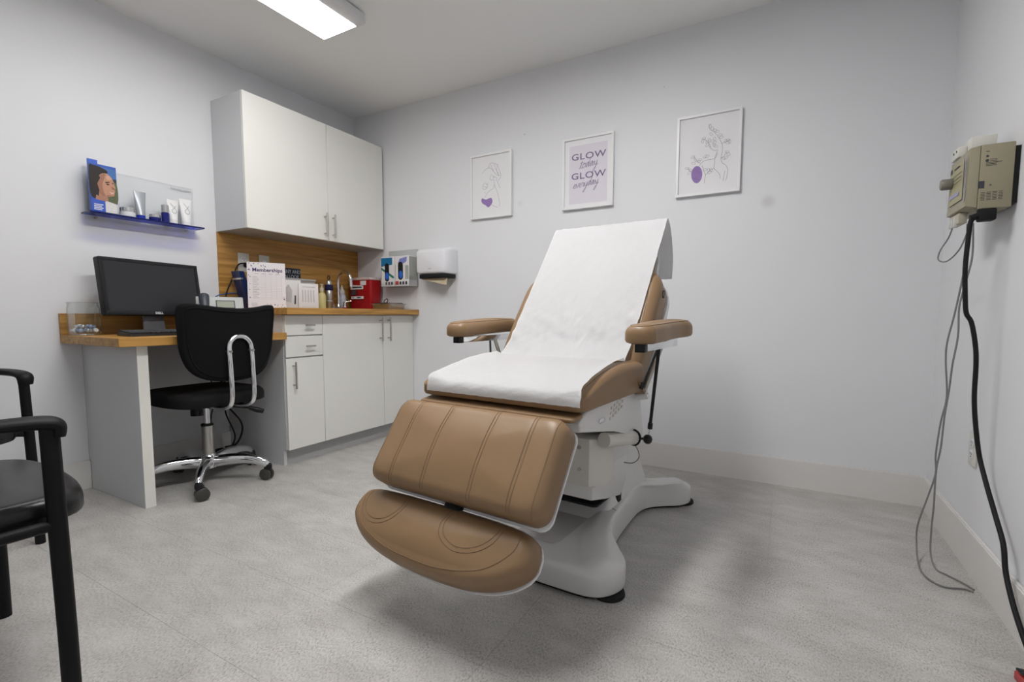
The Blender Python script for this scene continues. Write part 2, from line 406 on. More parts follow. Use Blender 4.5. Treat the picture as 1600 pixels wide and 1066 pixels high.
# oak backsplash
bm = nb(); box(bm, (.0005, -1.1065, .9145), (.012, -.001, 1.3755)); solo('backsplash', bm, m_wood, 'oak-look backsplash panel on the wall under the white wall cabinet', 'backsplash')
# base units
XF = .5809; ZD = .0946
t = thing('drawer_cabinet', 'white base cabinet with two drawers over one door, left of the sink cabinet', 'cabinet', (.29, -.96, 0))
bm = nb(); box(bm, (.0005, -1.0793, .0946), (XF-.019, -.8235, .875), .001, 1); box(bm, (.0005, -1.0793, 0), (.5355, -1.0613, .0946)); finish('body', bm, m_carc, t, True)
bm = nb(); box(bm, (.5176, -1.0608, 0), (.5356, -.8235, .0943)); finish('toe_kick', bm, m_toe, t, True)
for z0, z1 in ((.757, .872), (.632, .751)):
    d = door(t, 'drawer', XF, -1.0765, -.8255, z0+.0, z1); bar_handle(d, (XF, -.93, (z0+z1)/2), (0, 1, 0), .062, X_, .005)
d = door(t, 'door', XF, -1.0765, -.8255, ZD, .624); bar_handle(d, (XF, -1.036, .527), (0, 0, 1), .155, X_)
t = thing('sink_cabinet', 'white base cabinet with two tall doors standing under the faucet', 'cabinet', (.29, -.41, 0))
bm = nb(); box(bm, (.0005, -.823, .0946), (XF-.019, -.0008, .875), .001, 1); finish('body', bm, m_carc, t, True)
bm = nb(); box(bm, (.5176, -.823, 0), (.5356, -.0160, .0943)); finish('toe_kick', bm, m_toe, t, True)
d = door(t, 'door', XF, -.8225, -.3165, ZD, .872); bar_handle(d, (XF, -.346, .775), (0, 0, 1), .165, X_)
d = door(t, 'door', XF, -.3135, -.002, ZD, .872); bar_handle(d, (XF, -.268, .775), (0, 0, 1), .165, X_)
# worktop
bm = nb(); box(bm, (.0005, -1.1026, .8758), (.6421, -.0008, .914), .0015, 1); solo('worktop', bm, m_wood, 'oak-look worktop running over the white base cabinets', 'worktop')
# desk
DZ = .774
t = thing('desk', 'built-in oak-look desk on a white side panel, left of the base cabinets', 'desk', (.29, -1.48, 0))
bm = nb(); box(bm, (.0005, -1.868, .736), (.60, -1.0806, DZ), .0015, 1); finish('desktop', bm, m_wood, t, True)
bm = nb(); box(bm, (.0005, -1.868, DZ+.0002), (.018, -1.1070, .878), .001, 1); finish('upstand', bm, m_wood, t, True)
bm = nb(); box(bm, (.0157, -1.7876, 0), (.5549, -1.745, .7358), .001, 1); box(bm, (.0005, -1.7876, BB+.0005), (.017, -1.745, .7358)); sp = finish('side_panel', bm, m_carc, t, True)
bm = nb(); box(bm, (.5549, -1.7876, .0), (.5562, -1.745, .7355)); finish('edge_band', bm, m_lamedge, sp, True)

# ------------------------------------------------------------------ treatment chair (local x = its right in the picture, -y = towards its foot end)
TC = (2.30, -1.30, 0); TR_ = R(-4.5)
t = thing('treatment_chair', 'tan leather treatment chair with white base, reclined under a paper sheet', 'treatment chair', TC, TR_)
# base: X-shaped casting
def base_outline(k=0.0):
    right = [(0, -.165+k), (.15, -.162+k), (.255, -.152+k), (.305, -.115+k), (.326, -.055), (.315, .0), (.275, .05), (.228, .11), (.2, .18), (.18, .30), (.168, .45), (.165, .56), (.185, .64), (.235, .70), (.29, .745), (.318, .79), (.312, .845), (.27, .875), (.2, .87), (.14, .82), (.07, .79), (0, .785)]
    right = [(max(0, x-k), y) for x, y in right]
    left = [(-x, y) for x, y in right[1:-1]][::-1]
    P = smooth_path([Vector((x, y, 0)) for x, y in right+left], 4, True); return [(p.x, p.y) for p in P]
RIDGE = [Vector((x, y, 0)) for x, y in ((.262, -.075), (.225, .0), (.185, .09), (.155, .20), (.14, .32), (.135, .45), (.15, .58), (.195, .68), (.255, .77))]
def ridge_h(u, v):
    p = Vector((abs(u), v, 0)); d = 9
    for a, b in zip(RIDGE, RIDGE[1:]):
        ab = b-a; f = min(1, max(0, (p-a).dot(ab)/ab.length_squared)); d = min(d, (p-a-ab*f).length)
    core = .020*math.exp(-((u*u)/(.17**2)+((v-.55)/.2)**2)**2)
    return .030*math.exp(-(d/.052)**4)+core
bm = nb(); cushion(bm, base_outline(), .080, .020, .0, lambda u, v, h: (u, v, .012+h), ridge_h, ctr=(0, .35), rings=40, step=.012)
bs = nb(); seam_on(bm, bs, [(.075, .285), (.11, .29), (.15, .285), (.172, .275)], lambda u, v, h: (u, v, h), r=.0012, hi=.5)
base = finish('base', bm, m_shell, t, smooth=50); finish('panel_joint', bs, mat('joint_dark', (.30, .29, .28), .6), base)  # thin dark line marks the seam between the base panels
bm = nb(); prism(bm, base_outline(.012), .003, .0125); finish('skid', bm, m_rubber, t)
for x, y in ((.285, -.085), (-.285, -.085), (.275, .82), (-.275, .82)):
    bm = nb(); lathe(bm, [(.050, 0), (.052, .004), (.050, .012), (.02, .0125)], (x+.004*(1 if x > 0 else -1), y+.008, .0)); finish('foot_pad', bm, m_rubber, t)
bm = nb(); prism(bm, rrect(-.085, .085, -.05, .26, .03), .0925, .0945, bev=.001); finish('deck_plate', bm, mat('deck_grey', (.50, .485, .48), .4), base)
# column at the rear
bm = nb(); b2 = nb()
prof = [(.16, .20, .72, .09), (.145, .27, .71, .14), (.13, .335, .70, .20), (.12, .40, .685, .28), (.115, .45, .66, .36), (.115, .46, .65, .47)]
rings = []
for hw, y0, y1, z in prof: rings.append([b2.verts.new((x, y, z)) for x, y in rrect(-hw, hw, y0, y1, .03, 4)])
for a, b_ in zip(rings, rings[1:]):
    for k in range(len(a)): b2.faces.new((a[k], a[(k+1) % len(a)], b_[(k+1) % len(a)], b_[k]))
b2.faces.new(rings[0][::-1]); b2.faces.new(rings[-1]); join(bm, b2); finish('column', bm, m_shell, t)
# lift housing under the seat: chamfered front box, side box, dark bellows gap
def yz(x0, x1): return lambda u, v, h: (h, u, v)
bm = nb()
pl_ = [(-.19, -.02), (.19, -.02), (.226, .022), (.226, .10), (-.226, .10), (-.226, .022)]
prism(bm, pl_, .305, .468, bev=.006); hs = finish('lift_housing', bm, m_shell2, t)
bm = nb(); prism(bm, [(-.20, .1005), (.20, .1005), (.20, .325), (-.20, .325)], .345, .455, bev=.005); finish('lift_cover', bm, m_shell, t)
bm = nb(); prism(bm, [(.0, .3045), (.10, .3045), (.1005, .344), (.318, .344), (.310, .235), (.255, .195), (.12, .225), (.0, .255)], -.196, .196, lambda u, v, h: (h, u, v), bev=.005); finish('lower_cover', bm, m_shell, t)
bm = nb(); prism(bm, rrect(-.165, .165, .10, .25, .02), .188, .196); finish('bumper_plate', bm, m_rubber, t)
bm = nb(); prism(bm, rrect(-.15, .15, .335, .40, .02), .12, .44); finish('bellows', bm, m_rubber, t)
bm = nb()
for z in (.362, .436):
    for x in (.155, -.155): cyl(bm, (x, -.0195, z), (x, -.0245, z), .0065, n=12)
finish_each('bolt', bm, m_steel, hs)
# seat frame shroud
bm = nb()
sh = [(-.225, .605), (-.265, .575), (-.255, .548), (-.01, .505), (.12, .468), (.26, .425), (.275, .45), (.225, .606), (0, .612)]
prism(bm, sh, -.272, .272, lambda u, v, h: (h, u, v), bev=.008, seg=3); shr = finish('seat_frame', bm, m_shell, t)
Ms = plane_map((.2725, 0, 0), (0, 1, 0), (0, 0, 1))
bm = nb(); prism(bm, rrect(-.14, -.095, .553, .567, .005), 0, .006, Ms, bev=.002); o_ = finish('latch', bm, m_chrome, shr); o_['label'] = 'chrome latch'
bm = nb()
for r_ in range(3):
    for c_ in range(5):
        u = -.055+.024*c_+.006*r_; v = .548+.016*r_+.006*c_
        prism(bm, rrect(u, u+.015, v, v+.009, .003, 3), 0, .0015, Ms)
finish_each('keypad_button', bm, mat('keypad_grey', (.62, .60, .55), .5), shr)
# seat side rail with end cap, ball knob
bm = nb(); tube(bm, [(.235, -.005, .470), (.255, .08, .459), (.272, .16, .448)], .025, n=16, sm=4); finish('accessory_rail', bm, m_shell2, t)
bm = nb(); lathe(bm, [(.028, 0), (.03, .003), (.028, .008), (.01, .009)], (.2725, .163, .448), axis=(.26, 1, -.1)); cyl(bm, (.275, .17, .447), (.318, .15, .452), .0045, n=10); finish('rail_cap', bm, m_black, t)
bm = nb(); lathe(bm, [(0, -.016), (.008, -.0145), (.0135, -.009), (.016, 0), (.0135, .009), (.008, .0145), (0, .016)], (.330, .145, .454)); finish('ball_knob', bm, m_black, t)
bm = nb(); tube(bm, [(.272, .165, .43), (.285, .18, .40), (.285, .19, .37), (.26, .20, .345), (.22, .22, .335)], .0018, n=6); finish('cable', bm, mat('olive_cable', (.2, .19, .13), .5), t)

# seat cushion with side bolsters
def seat_h(u, v):
    b = min(1, max(0, (abs(u)-.21)/.05)); b = b*b*(3-2*b)
    return .012*b*min(1, max(0, (v+.30)/.15))-.046*max(0, (.02-v)/.30)**1.5-.004
bm = nb(); oc = rrect(-.296, .300, -.302, .20, .030, 6)
Mseat = lambda u, v, h: (u, v, .612+h)
cushion(bm, oc, .10, .030, .004, Mseat, seat_h, rings=26)
bs = nb()
for s in (-1, 1): seam_on(bm, bs, [(s*.274, -.285), (s*.276, -.2), (s*.276, 0), (s*.276, .17)], Mseat, hi=.3)
seat = finish('seat', bm, m_leather, t); finish_each('stitching', bs, m_thread, seat)
# lip of leather between seat and leg rest
bm = nb(); Ml = plane_map((0, -.285, .603), (1, 0, 0), (0, -.8, -.10)); cushion(bm, rrect(-.284, .280, -.03, .035, .012), .012, .005, .001, lambda u, v, h: Ml(u, v, .012-h), rings=4); finish('front_flap', bm, m_leather, t)
# leg rest
ph = R(54); Mleg = plane_map((-.014, -.362, .607), (1, 0, 0), (0, -math.cos(ph), -math.sin(ph)))
Mleg_f = lambda u, v, h: Mleg(u, v, -h)         # h outwards (up and forward)
leg_seams = [-.20, -.076, .09, .215]
def leg_h(u, v): return sum(-.0028*math.exp(-((u-s)/.009)**2) for s in leg_seams)
bm = nb(); cushion(bm, rrect(-.300, .303, -.005, .268, .04, 6), .094, .036, .012, lambda u, v, h: Mleg_f(u, v, h-.082), leg_h, rings=26, step=.009)
bs = nb(); MM = lambda u, v, h: Mleg_f(u, v, h)
for s in leg_seams:
    for d_ in (-.005, .005): seam_on(bm, bs, [(s+d_, .004), (s+d_, .09), (s+d_, .18), (s+d_, .262)], MM)
for s in (-.277, .281): seam_on(bm, bs, [(s, .006), (s, .09), (s, .18), (s, .262)], MM)
leg = finish('leg_rest', bm, m_leather, t); finish_each('stitching', bs, m_thread, leg)
bm = nb(); prism(bm, rrect(-.298, .301, -.004, .272, .03), -.090, -.083, Mleg_f, bev=.003); finish('leg_rest_plate', bm, m_white, t)
# foot rest
pf = R(47); Mft = plane_map((-.040, -.462, .350), (1, 0, 0), (0, -math.cos(pf), -math.sin(pf)))
Mft_f = lambda u, v, h: Mft(u, v, -h)
def d_out(rx, ry, v0, g=0):
    P = [(-rx*.98, v0+.045), (-rx*.90, v0+.012), (-rx*.6, v0+.002), (0, v0), (rx*.6, v0+.002), (rx*.90, v0+.012), (rx*.98, v0+.045)]
    P += [(math.copysign(rx*abs(math.cos(a))**.75, math.cos(a)), v0+.06+ry*math.sin(a)) for a in [math.pi*k/14 for k in range(1, 14)]]
    Q = smooth_path([Vector((x, y, 0)) for x, y in P], 3, True); return [(p.x, p.y) for p in Q]
arc1 = [(-.285, .030), (-.285, .07), (-.255, .105), (-.205, .118), (-.155, .105), (-.122, .07), (-.118, .022)]
arc2 = [(.040, .018), (.030, .06), (.050, .098), (.105, .118), (.165, .105), (.205, .072), (.218, .028)]
bm = nb(); cushion(bm, d_out(.320, .125, .006), .084, .036, .012, lambda u, v, h: Mft_f(u-.008, v, h-.07), rings=20, step=.01)
bs = nb(); MF = lambda u, v, h: Mft_f(u, v, h)
for a_ in (arc1, arc2):
    seam_on(bm, bs, a_, MF); cx_ = sum(p[0] for p in a_)/7
    seam_on(bm, bs, [(cx_+(p[0]-cx_)*.88, p[1]*.9 if p[1] > .05 else p[1]) for p in a_], MF)
seam_on(bm, bs, [(-.285, .06), (-.25, .125), (-.15, .160), (-.03, .170), (.09, .165), (.20, .135), (.262, .08), (.27, .03)], MF)
ft = finish('foot_rest', bm, m_leather, t); finish_each('stitching', bs, m_thread, ft)
bm = nb(); prism(bm, d_out(.316, .124, .008), -.079, -.071, lambda u, v, h: Mft_f(u-.006, v, h), bev=.003); finish('foot_rest_plate', bm, m_white, t)
bm = nb(); obox(bm, Mleg_f(0, .295, -.075), (1, 0, 0), (0, -.6, -.8), (0, .8, -.6), .028, .05, .01, .003); finish('hinge_bracket', bm, m_black, t)
# backrest
bd = Vector((0, .45, .59)).normalized(); Mb0 = plane_map((0, .105, .672), (1, 0, 0), bd)      # normal faces forward and up
Mb = lambda u, v, h: Mb0(u, v, h)
def back_out(k=1):
    r = [(.265, -.02), (.288, .03), (.297, .15), (.299, .30), (.297, .40), (.282, .455), (.245, .50), (.222, .56), (.212, .64), (.185, .70), (.13, .722), (0, .728)]
    r = [(x*k, y*k) for x, y in r]; l = [(-x, y) for x, y in r[:-1]][::-1]
    return [(p.x, p.y) for p in smooth_path([Vector((x, y, 0)) for x, y in r+l], 4, True)]
def back_h(u, v):
    b = min(1, max(0, (abs(u)-.21)/.05)); return .008*b*b*(3-2*b)*(1 if v < .4 else max(0, 1-(v-.4)/.1))
bm = nb(); cushion(bm, back_out(), .105, .04, .002, lambda u, v, h: Mb(u, v, h-.108), back_h, ctr=(0, .35), rings=24, step=.014)
bs = nb()
for s in (-1, 1): seam_on(bm, bs, [(s*.262, .0), (s*.266, .15), (s*.266, .30), (s*.258, .385), (s*.235, .445)], lambda u, v, h: Mb(u, v, h))
back = finish('backrest', bm, m_leather, t); finish_each('stitching', bs, m_thread, back)
bm = nb(); prism(bm, back_out(1.012), -.135, -.1085, Mb, bev=.006); finish('back_shell', bm, m_white, t)
Mtag = plane_map(Mb(.2982, .395, -.052), bd, Vector((1, 0, 0)).cross(bd)); bm = nb(); prism(bm, rrect(-.014, .014, -.007, .007, .002, 2), -.0035, .0035, Mtag); finish('label_tag', bm, m_black, t)
# armrests
for s in (1, -1):
    x0 = .372*s; yo = -.085 if s > 0 else -.035
    Ma = plane_map((x0, yo, .792), (1, 0, 0), (0, 1, 0))
    bm = nb(); ou = [(-.046, .02), (-.045, -.0), (-.03, -.018), (0, -.025), (.03, -.018), (.045, 0), (.046, .02), (.044, .10), (.036, .2), (.036, .30), (.046, .36), (.043, .395), (.025, .412), (0, .415), (-.025, .412), (-.043, .395), (-.046, .36), (-.036, .30), (-.036, .2), (-.044, .10)]
    ou = [(p.x, p.y) for p in smooth_path([Vector((x, y, 0)) for x, y in ou], 3, True)]
    sk = .05*s
    kl = .90 if s > 0 else 1; f_ = lambda u, v, h: Ma(u+sk*v, v*kl+.005, h+.012*v/.4)
    cushion(bm, ou, .058, .0285, .006, f_, rings=8)
    bs = nb(); seam_on(bm, bs, [(.7*u, .19+(v-.19)*.95) for u, v in ou[::3]], f_, hi=.2, sm=3, closed=True)
    a_ = finish('armrest', bm, m_leather, t); finish_each('stitching', bs, m_thread, a_)
    bm = nb(); box(bm, (x0-.014, yo+.03, .768), (x0+.014, yo+.36, .7915), .002); finish('armrest_bar', bm, m_chrome, t)
    bm = nb(); box(bm, (x0-.0155, yo+.005, .766), (x0+.0155, yo+.035, .7905), .003); finish('bar_end', bm, m_black, t)
    bm = nb(); cyl(bm, (x0-.02*s, .20, .770), (s*.29, .205, .60), .008, n=10); finish('arm_support', bm, m_steel, t)
    bm = nb(); cyl(bm, (s*.352, .165, .768), (s*.318, .125, .645), .0042, n=10); cyl(bm, (s*.318, .125, .650), (s*.312, .118, .628), .007, n=12); finish('arm_strut', bm, m_black, t)
bm = nb(); cyl(bm, (.368, .12, .768), (.336, .15, .505), .0058, n=12); cyl(bm, (.3365, .15, .51), (.335, .151, .49), .0085, n=12); gs = finish('gas_spring', bm, m_black, t)
bm = nb(); cyl(bm, (.335, .151, .49), (.331, .146, .46), .002, n=8); finish('spring_rod', bm, m_steel, gs)

# paper sheet lying on the chair (a thing of its own)
def paper():
    bm = nb(); prof = []
    prof += [(-.312, .630), (-.311, .645), (-.306, .658), (-.296, .667), (-.275, .674), (-.24, .681), (-.20, .690), (-.15, .699), (-.10, .707), (-.05, .713), (0, .717), (.05, .719), (.085, .722)]
    prof += [(.105, .728)]
    o = Vector((0, .105, .672)); n = Vector((0, -bd.z, bd.y)).normalized()
    for k in range(1, 15):
        s = .075+(.735-.075)*k/14; p = o+bd*s+n*.012; prof.append((p.y, p.z))
    p = o+bd*.745+n*.002; prof.append((p.y, p.z))
    for s, q in ((.745, -.03), (.735, -.06), (.715, -.10), (.665, -.165), (.60, -.20)):
        p = o+bd*s+n*q; prof.append((p.y, p.z))
    P = smooth_path([Vector((0, y, z)) for y, z in prof], 3)
    K = 56; grid = []; rr = random.Random(3)
    for i, p in enumerate(P):
        row = []
        f = i/len(P)
        for k in range(K+1):
            u = -1+2*k/K; x = u*.256
            wr = 0
            if .30 < f < .62: # creases where the sheet turns up the backrest
                wr = .011*math.sin(u*9+f*34+1.5*math.sin(u*5))*math.sin(f*75+u*6)*math.exp(-((f-.45)/.05)**2)+.006*math.sin(u*23+f*60)*math.sin(f*120-u*11)*math.exp(-((f-.44)/.06)**2)
            wr += .0018*math.sin(u*17+f*23)*math.sin(f*46-u*9)+.001*math.sin(u*41-f*60)
            lift = .014*max(0, (abs(u)-.74)/.26)**1.5 if .06 < f < .36 else 0
            if f < .06: lift = -.0
            y = p.y-abs(wr)*.6; z = p.z+abs(wr)*.7+lift
            if f > .60: y += .0
            q = min(1, max(0, (.40-f)/.34)); row.append(bm.verts.new((x+.004+q*(.020*(u+1)/2+.010*u+.006), y, z)))
        grid.append(row)
    for a, b in zip(grid, grid[1:]):
        for k in range(K): bm.faces.new((a[k], a[k+1], b[k+1], b[k]))
    bmesh.ops.solidify(bm, geom=bm.faces[:], thickness=.0006)
    return bm
pp = thing('exam_paper', 'white paper sheet draped over the seat and backrest of the treatment chair', 'paper sheet', (TC[0], TC[1], .62), TR_)
bm = paper(); bm.transform(Matrix.Translation((0, 0, -.62)))
m_paper = mat('exam_paper', (.83, .83, .835), .75, var=.015, vscale=60, bump=.35, bscale=140)
finish('sheet', bm, m_paper, pp, smooth=60)

# ------------------------------------------------------------------ task chair at the desk
t = thing('task_chair', 'black task chair with chrome star base and chrome back loop, at the desk', 'office chair', (.43, -1.44, 0), R(181-90))
m_mesh = mat('black_mesh_fabric', (.006, .006, .007), .85, spec=.2, var=.2, vscale=300, bump=.3, bscale=900)
m_vinyl = mat('black_seat_fabric', (.006, .006, .007), .7, spec=.25, var=.15, bump=.2, bscale=500)
# local +y = facing
rot0 = R(-37)-R(181-90)
bm = nb(); lathe(bm, [(.034, .075), (.040, .08), (.040, .135), (.034, .142), (.03, .15)], (0, 0, 0)); finish('hub', bm, m_chrome, t)
for k in range(5):
    a = rot0+2*math.pi*k/5; c, s = math.cos(a), math.sin(a)
    bm = nb(); tube(bm, [(c*.03, s*.03, .108), (c*.12, s*.12, .118), (c*.20, s*.20, .116), (c*.265, s*.265, .098), (c*.292, s*.292, .078)], [.031, .029, .025, .022, .019], n=14, sx=.75, sy=1, up=(0, 0, 1)); lg = finish('leg', bm, m_chrome, t)
    tw = [20, 75, 140, 40, 100][k]; ca = a+R(tw); wx, wy = math.cos(ca), math.sin(ca); cx, cy = c*.30, s*.30
    px, py = -wy, wx
    bm = nb(); tube(bm, [(cx, cy, .085), (cx+px*.004, cy+py*.004, .068), (cx+px*.014, cy+py*.014, .045), (cx+px*.014, cy+py*.014, .034)], [.014, .020, .019, .012], n=10); cs = finish('caster', bm, m_black, t)
    bm = nb()
    for q in (-1, 1):
        p0 = Vector((cx+px*.014+wx*q*.006, cy+py*.014+wy*q*.006, .031)); lathe(bm, [(.012, 0), (.027, .001), (.031, .004), (.031, .012), (.027, .015), (.006, .016)], p0, axis=(wx*q, wy*q, 0), n=24)
    finish('wheel', bm, mat('caster_grey', (.05, .048, .042), .35), cs)
bm = nb(); lathe(bm, [(.026, .14), (.027, .145), (.027, .298), (.024, .302)], (0, 0, 0)); finish('lift_column', bm, m_steel, t)
bm = nb(); lathe(bm, [(.0285, .298), (.0285, .308), (.02, .311)], (0, 0, 0)); finish('collar', bm, m_black, t)
bm = nb(); lathe(bm, [(.016, .30), (.016, .43)], (0, 0, 0)); finish('piston', bm, m_chrome, t)
bm = nb(); box(bm, (-.075, -.10, .405), (.075, .09, .428), .008); box(bm, (-.025, -.10, .395), (.025, .10, .41), .005); cyl(bm, (-.005, .075, .41), (-.005, .075, .345), .032, n=20); finish('tilt_mechanism', bm, m_black, t)
bm = nb(); tube(bm, [(-.0, -.09, .415), (.05, -.16, .405), (.10, -.20, .395)], .006, n=8); tube(bm, [(.10, -.20, .395), (.13, -.225, .380), (.155, -.24, .370)], [.009, .014, .011], n=10); finish('lever', bm, m_black, t)
bm = nb(); ou = [(p.x, p.y) for p in smooth_path([Vector(v) for v in ((-.235, -.12, 0), (-.18, -.225, 0), (0, -.245, 0), (.18, -.225, 0), (.235, -.12, 0), (.24, .05, 0), (.21, .20, 0), (.13, .245, 0), (0, .25, 0), (-.13, .245, 0), (-.21, .20, 0), (-.24, .05, 0))], 4, True)]
cushion(bm, ou, .065, .03, .012, lambda u, v, h: (u*.95, v*.95, .43+h), rings=10); finish('seat', bm, m_vinyl, t)
# backrest: wide-shouldered panel, curved about the sitter
def back_pt(u, v, h): # u across, v up, h thickness towards the back
    return (u, -.245+1.15*u*u-h-(v-.55)*.10, v)
ou = [(p.x, p.y) for p in smooth_path([Vector(v) for v in ((-.235, .905, 0), (-.20, .925, 0), (-.10, .912, 0), (0, .905, 0), (.10, .912, 0), (.20, .925, 0), (.235, .905, 0), (.232, .80, 0), (.222, .70, 0), (.19, .615, 0), (.12, .565, 0), (0, .552, 0), (-.12, .565, 0), (-.19, .615, 0), (-.222, .70, 0), (-.232, .80, 0))], 4, True)]
bm = nb(); cushion(bm, ou, .034, .014, .002, back_pt, rings=10); finish('backrest', bm, m_mesh, t)
bm = nb(); oin = [(u*.90, .735+(v-.735)*.89) for u, v in ou]
tube(bm, [Vector(back_pt(u, v, .0355)) for u, v in oin], .003, n=6, sm=1, closed=True); finish('back_piping', bm, m_mesh, t)
bm = nb(); s = .055
tube(bm, [(-.050, -.10, .425), (-.052, -.20, .418), (-.054, -.285, .432), (-s, -.318, .475), (-s, -.318, .60), (-s, -.312, .70), (-.048, -.309, .742), (-.025, -.308, .765), (0, -.308, .770), (.025, -.308, .765), (.048, -.309, .742), (s, -.312, .70), (s, -.318, .60), (s, -.318, .475), (.054, -.285, .432), (.052, -.20, .418), (.050, -.10, .425)], .0115, n=14, sm=6); finish('back_loop', bm, m_chrome, t)
bm = nb()
for x in (-s, s): cyl(bm, (x, -.262, .70), (x, -.328, .70), .007, n=12)
finish_each('loop_bolt', bm, m_steel, t)

# ------------------------------------------------------------------ guest chairs
def guest_chair(label, loc, rz, group):
    t = thing('guest_chair', label, 'chair', loc, rz, group)
    mf = mat('black_frame', (.004, .004, .005), .5, spec=.25, var=.1, bump=.05, bscale=300); mv = mat('black_vinyl', (.009, .009, .010), .30, spec=.4, var=.12, bump=.12, bscale=260)
    for s in (-1, 1):
        bm = nb(); tube(bm, [(s*.302, -.004, .0), (s*.298, -.004, .20), (s*.294, -.006, .42), (s*.290, -.008, .640)], .0155, n=12, sm=4, sx=1.1); finish('leg', bm, mf, t)
        bm = nb(); tube(bm, [(s*.265, -.52, 0), (s*.262, -.46, .22), (s*.260, -.425, .42)], .0145, n=12, sm=4); finish('leg', bm, mf, t)
        bm = nb(); tube(bm, [(s*.292, .004, .615), (s*.292, .004, .638), (s*.293, -.02, .648), (s*.294, -.10, .652), (s*.290, -.25, .648), (s*.272, -.40, .640), (s*.245, -.50, .635)], [.018, .021, .021, .019, .019, .018, .015], n=14, sx=1.15, sy=.72, up=(0, 0, 1)); finish('arm', bm, mf, t)
        bm = nb(); tube(bm, [(s*.293, -.006, .425), (s*.280, -.20, .418), (s*.262, -.42, .410)], .0125, n=10, sm=3); cyl(bm, (s*.25, -.03, .43), (s*.293, -.006, .425), .009, n=8); finish('seat_rail', bm, mf, t)
        bm = nb(); tube(bm, [(s*.260, -.425, .42), (s*.252, -.47, .60), (s*.235, -.52, .82)], .0135, n=12, sm=4); finish('back_post', bm, mf, t)
    bm = nb(); ou = [(p.x, p.y) for p in smooth_path([Vector(v) for v in ((-.255, -.25, 0), (-.25, -.40, 0), (-.15, -.44, 0), (0, -.445, 0), (.15, -.44, 0), (.25, -.40, 0), (.255, -.25, 0), (.265, -.05, 0), (.23, .045, 0), (.13, .078, 0), (0, .086, 0), (-.13, .078, 0), (-.23, .045, 0), (-.265, -.05, 0))], 4, True)]
    cushion(bm, ou, .058, .028, .012, lambda u, v, h: (u, v, .418+h-.05*max(0, v+.02)), rings=12); finish('seat', bm, mv, t)
    bm = nb(); cushion(bm, rrect(-.23, .23, .54, .88, .06), .045, .02, .01, lambda u, v, h: (u, -.49+1.0*u*u-.16*(v-.54)+h, v), rings=8); finish('backrest', bm, mv, t)
    return t
g = guest_chair('black vinyl guest armchair in the left foreground, seat and arm nearest the camera', (1.395, -2.395, 0), R(-4), 'black guest armchairs')
dup(g, (.594, -2.45, 0), R(-88), 'black guest armchair behind the foreground one, against the left wall')

# ------------------------------------------------------------------ framed prints on the back wall
m_frame = mat('white_frame', (.80, .80, .80), .35, var=.01); m_print = mat('print_paper', (.78, .77, .79), .6, var=.01)
m_ink = mat('grey_ink', (.22, .20, .23), .7, var=.1); m_purple = mat('purple_ink', (.30, .19, .45), .7, var=.15, vscale=60); m_lilac = mat('lilac_paper', (.69, .655, .72), .6, var=.01)
m_gink = mat('purple_lettering', (.19, .15, .26), .7, var=.1)
def picture(xc, zc, label, hw=.1605, hh=.2115):
    t = thing('framed_print', label, 'picture', (xc, -.001, zc-hh), group='white framed prints in a row')
    Mp = plane_map((xc, 0, zc), (1, 0, 0), (0, 0, 1)); fw_ = .014
    for a, b, c, d in ((-hw, hw, hh-fw_, hh), (-hw, hw, -hh, -hh+fw_), (-hw, -hw+fw_, -hh+fw_, hh-fw_), (hw-fw_, hw, -hh+fw_, hh-fw_)):
        bm = nb(); box(bm, (xc+a, -.024, zc+c), (xc+b, -.001, zc+d), .001, 1); finish('frame_side', bm, m_frame, t, True)
    bm = nb(); box(bm, (xc-hw+.006, -.014, zc-hh+.006), (xc+hw-.006, -.001, zc+hh-.006)); finish('print', bm, m_print, t, True)
    return t, plane_map((xc, -.0142, zc), (1, 0, 0), (0, 0, 1))
A1 = [[(-68, 89), (-43, 109), (-18, 117), (7, 107), (19, 89)], [(-20, 115), (-13, 137), (2, 147), (26, 140), (51, 129), (61, 103), (72, 73), (78, 51), (65, 33), (51, 18)], [(-3, 140), (12, 109), (23, 87), (46, 64), (72, 54)], [(26, 137), (39, 101), (61, 66)], [(51, 129), (46, 93), (61, 53)], [(7, 73), (-3, 58), (-6, 42), (7, 34), (19, 43), (26, 61)], [(14, 68), (19, 51)], [(23, 54), (46, 43), (41, 24)], [(-48, 23), (-60, 12), (-66, -4), (-56, -18), (-38, -16), (-26, -4), (-28, 12)], [(-43, 26), (-33, 10), (-23, 20)], [(-58, 0), (-28, -8)], [(-52, -38), (-43, -46)], [(23, 38), (26, 6), (16, -22), (-13, -34), (-33, -52), (-48, -72)], [(26, 2), (46, -38), (59, -81), (68, -123), (65, -147)], [(6, -127), (31, -139), (53, -149)], [(51, 18), (65, -8), (72, -28)]]
P1 = [(-76, -82), (-64, -77), (-43, -87), (-23, -84), (0, -80), (11, -96), (9, -115), (-9, -135), (-24, -139), (-44, -123), (-64, -112), (-74, -99)]
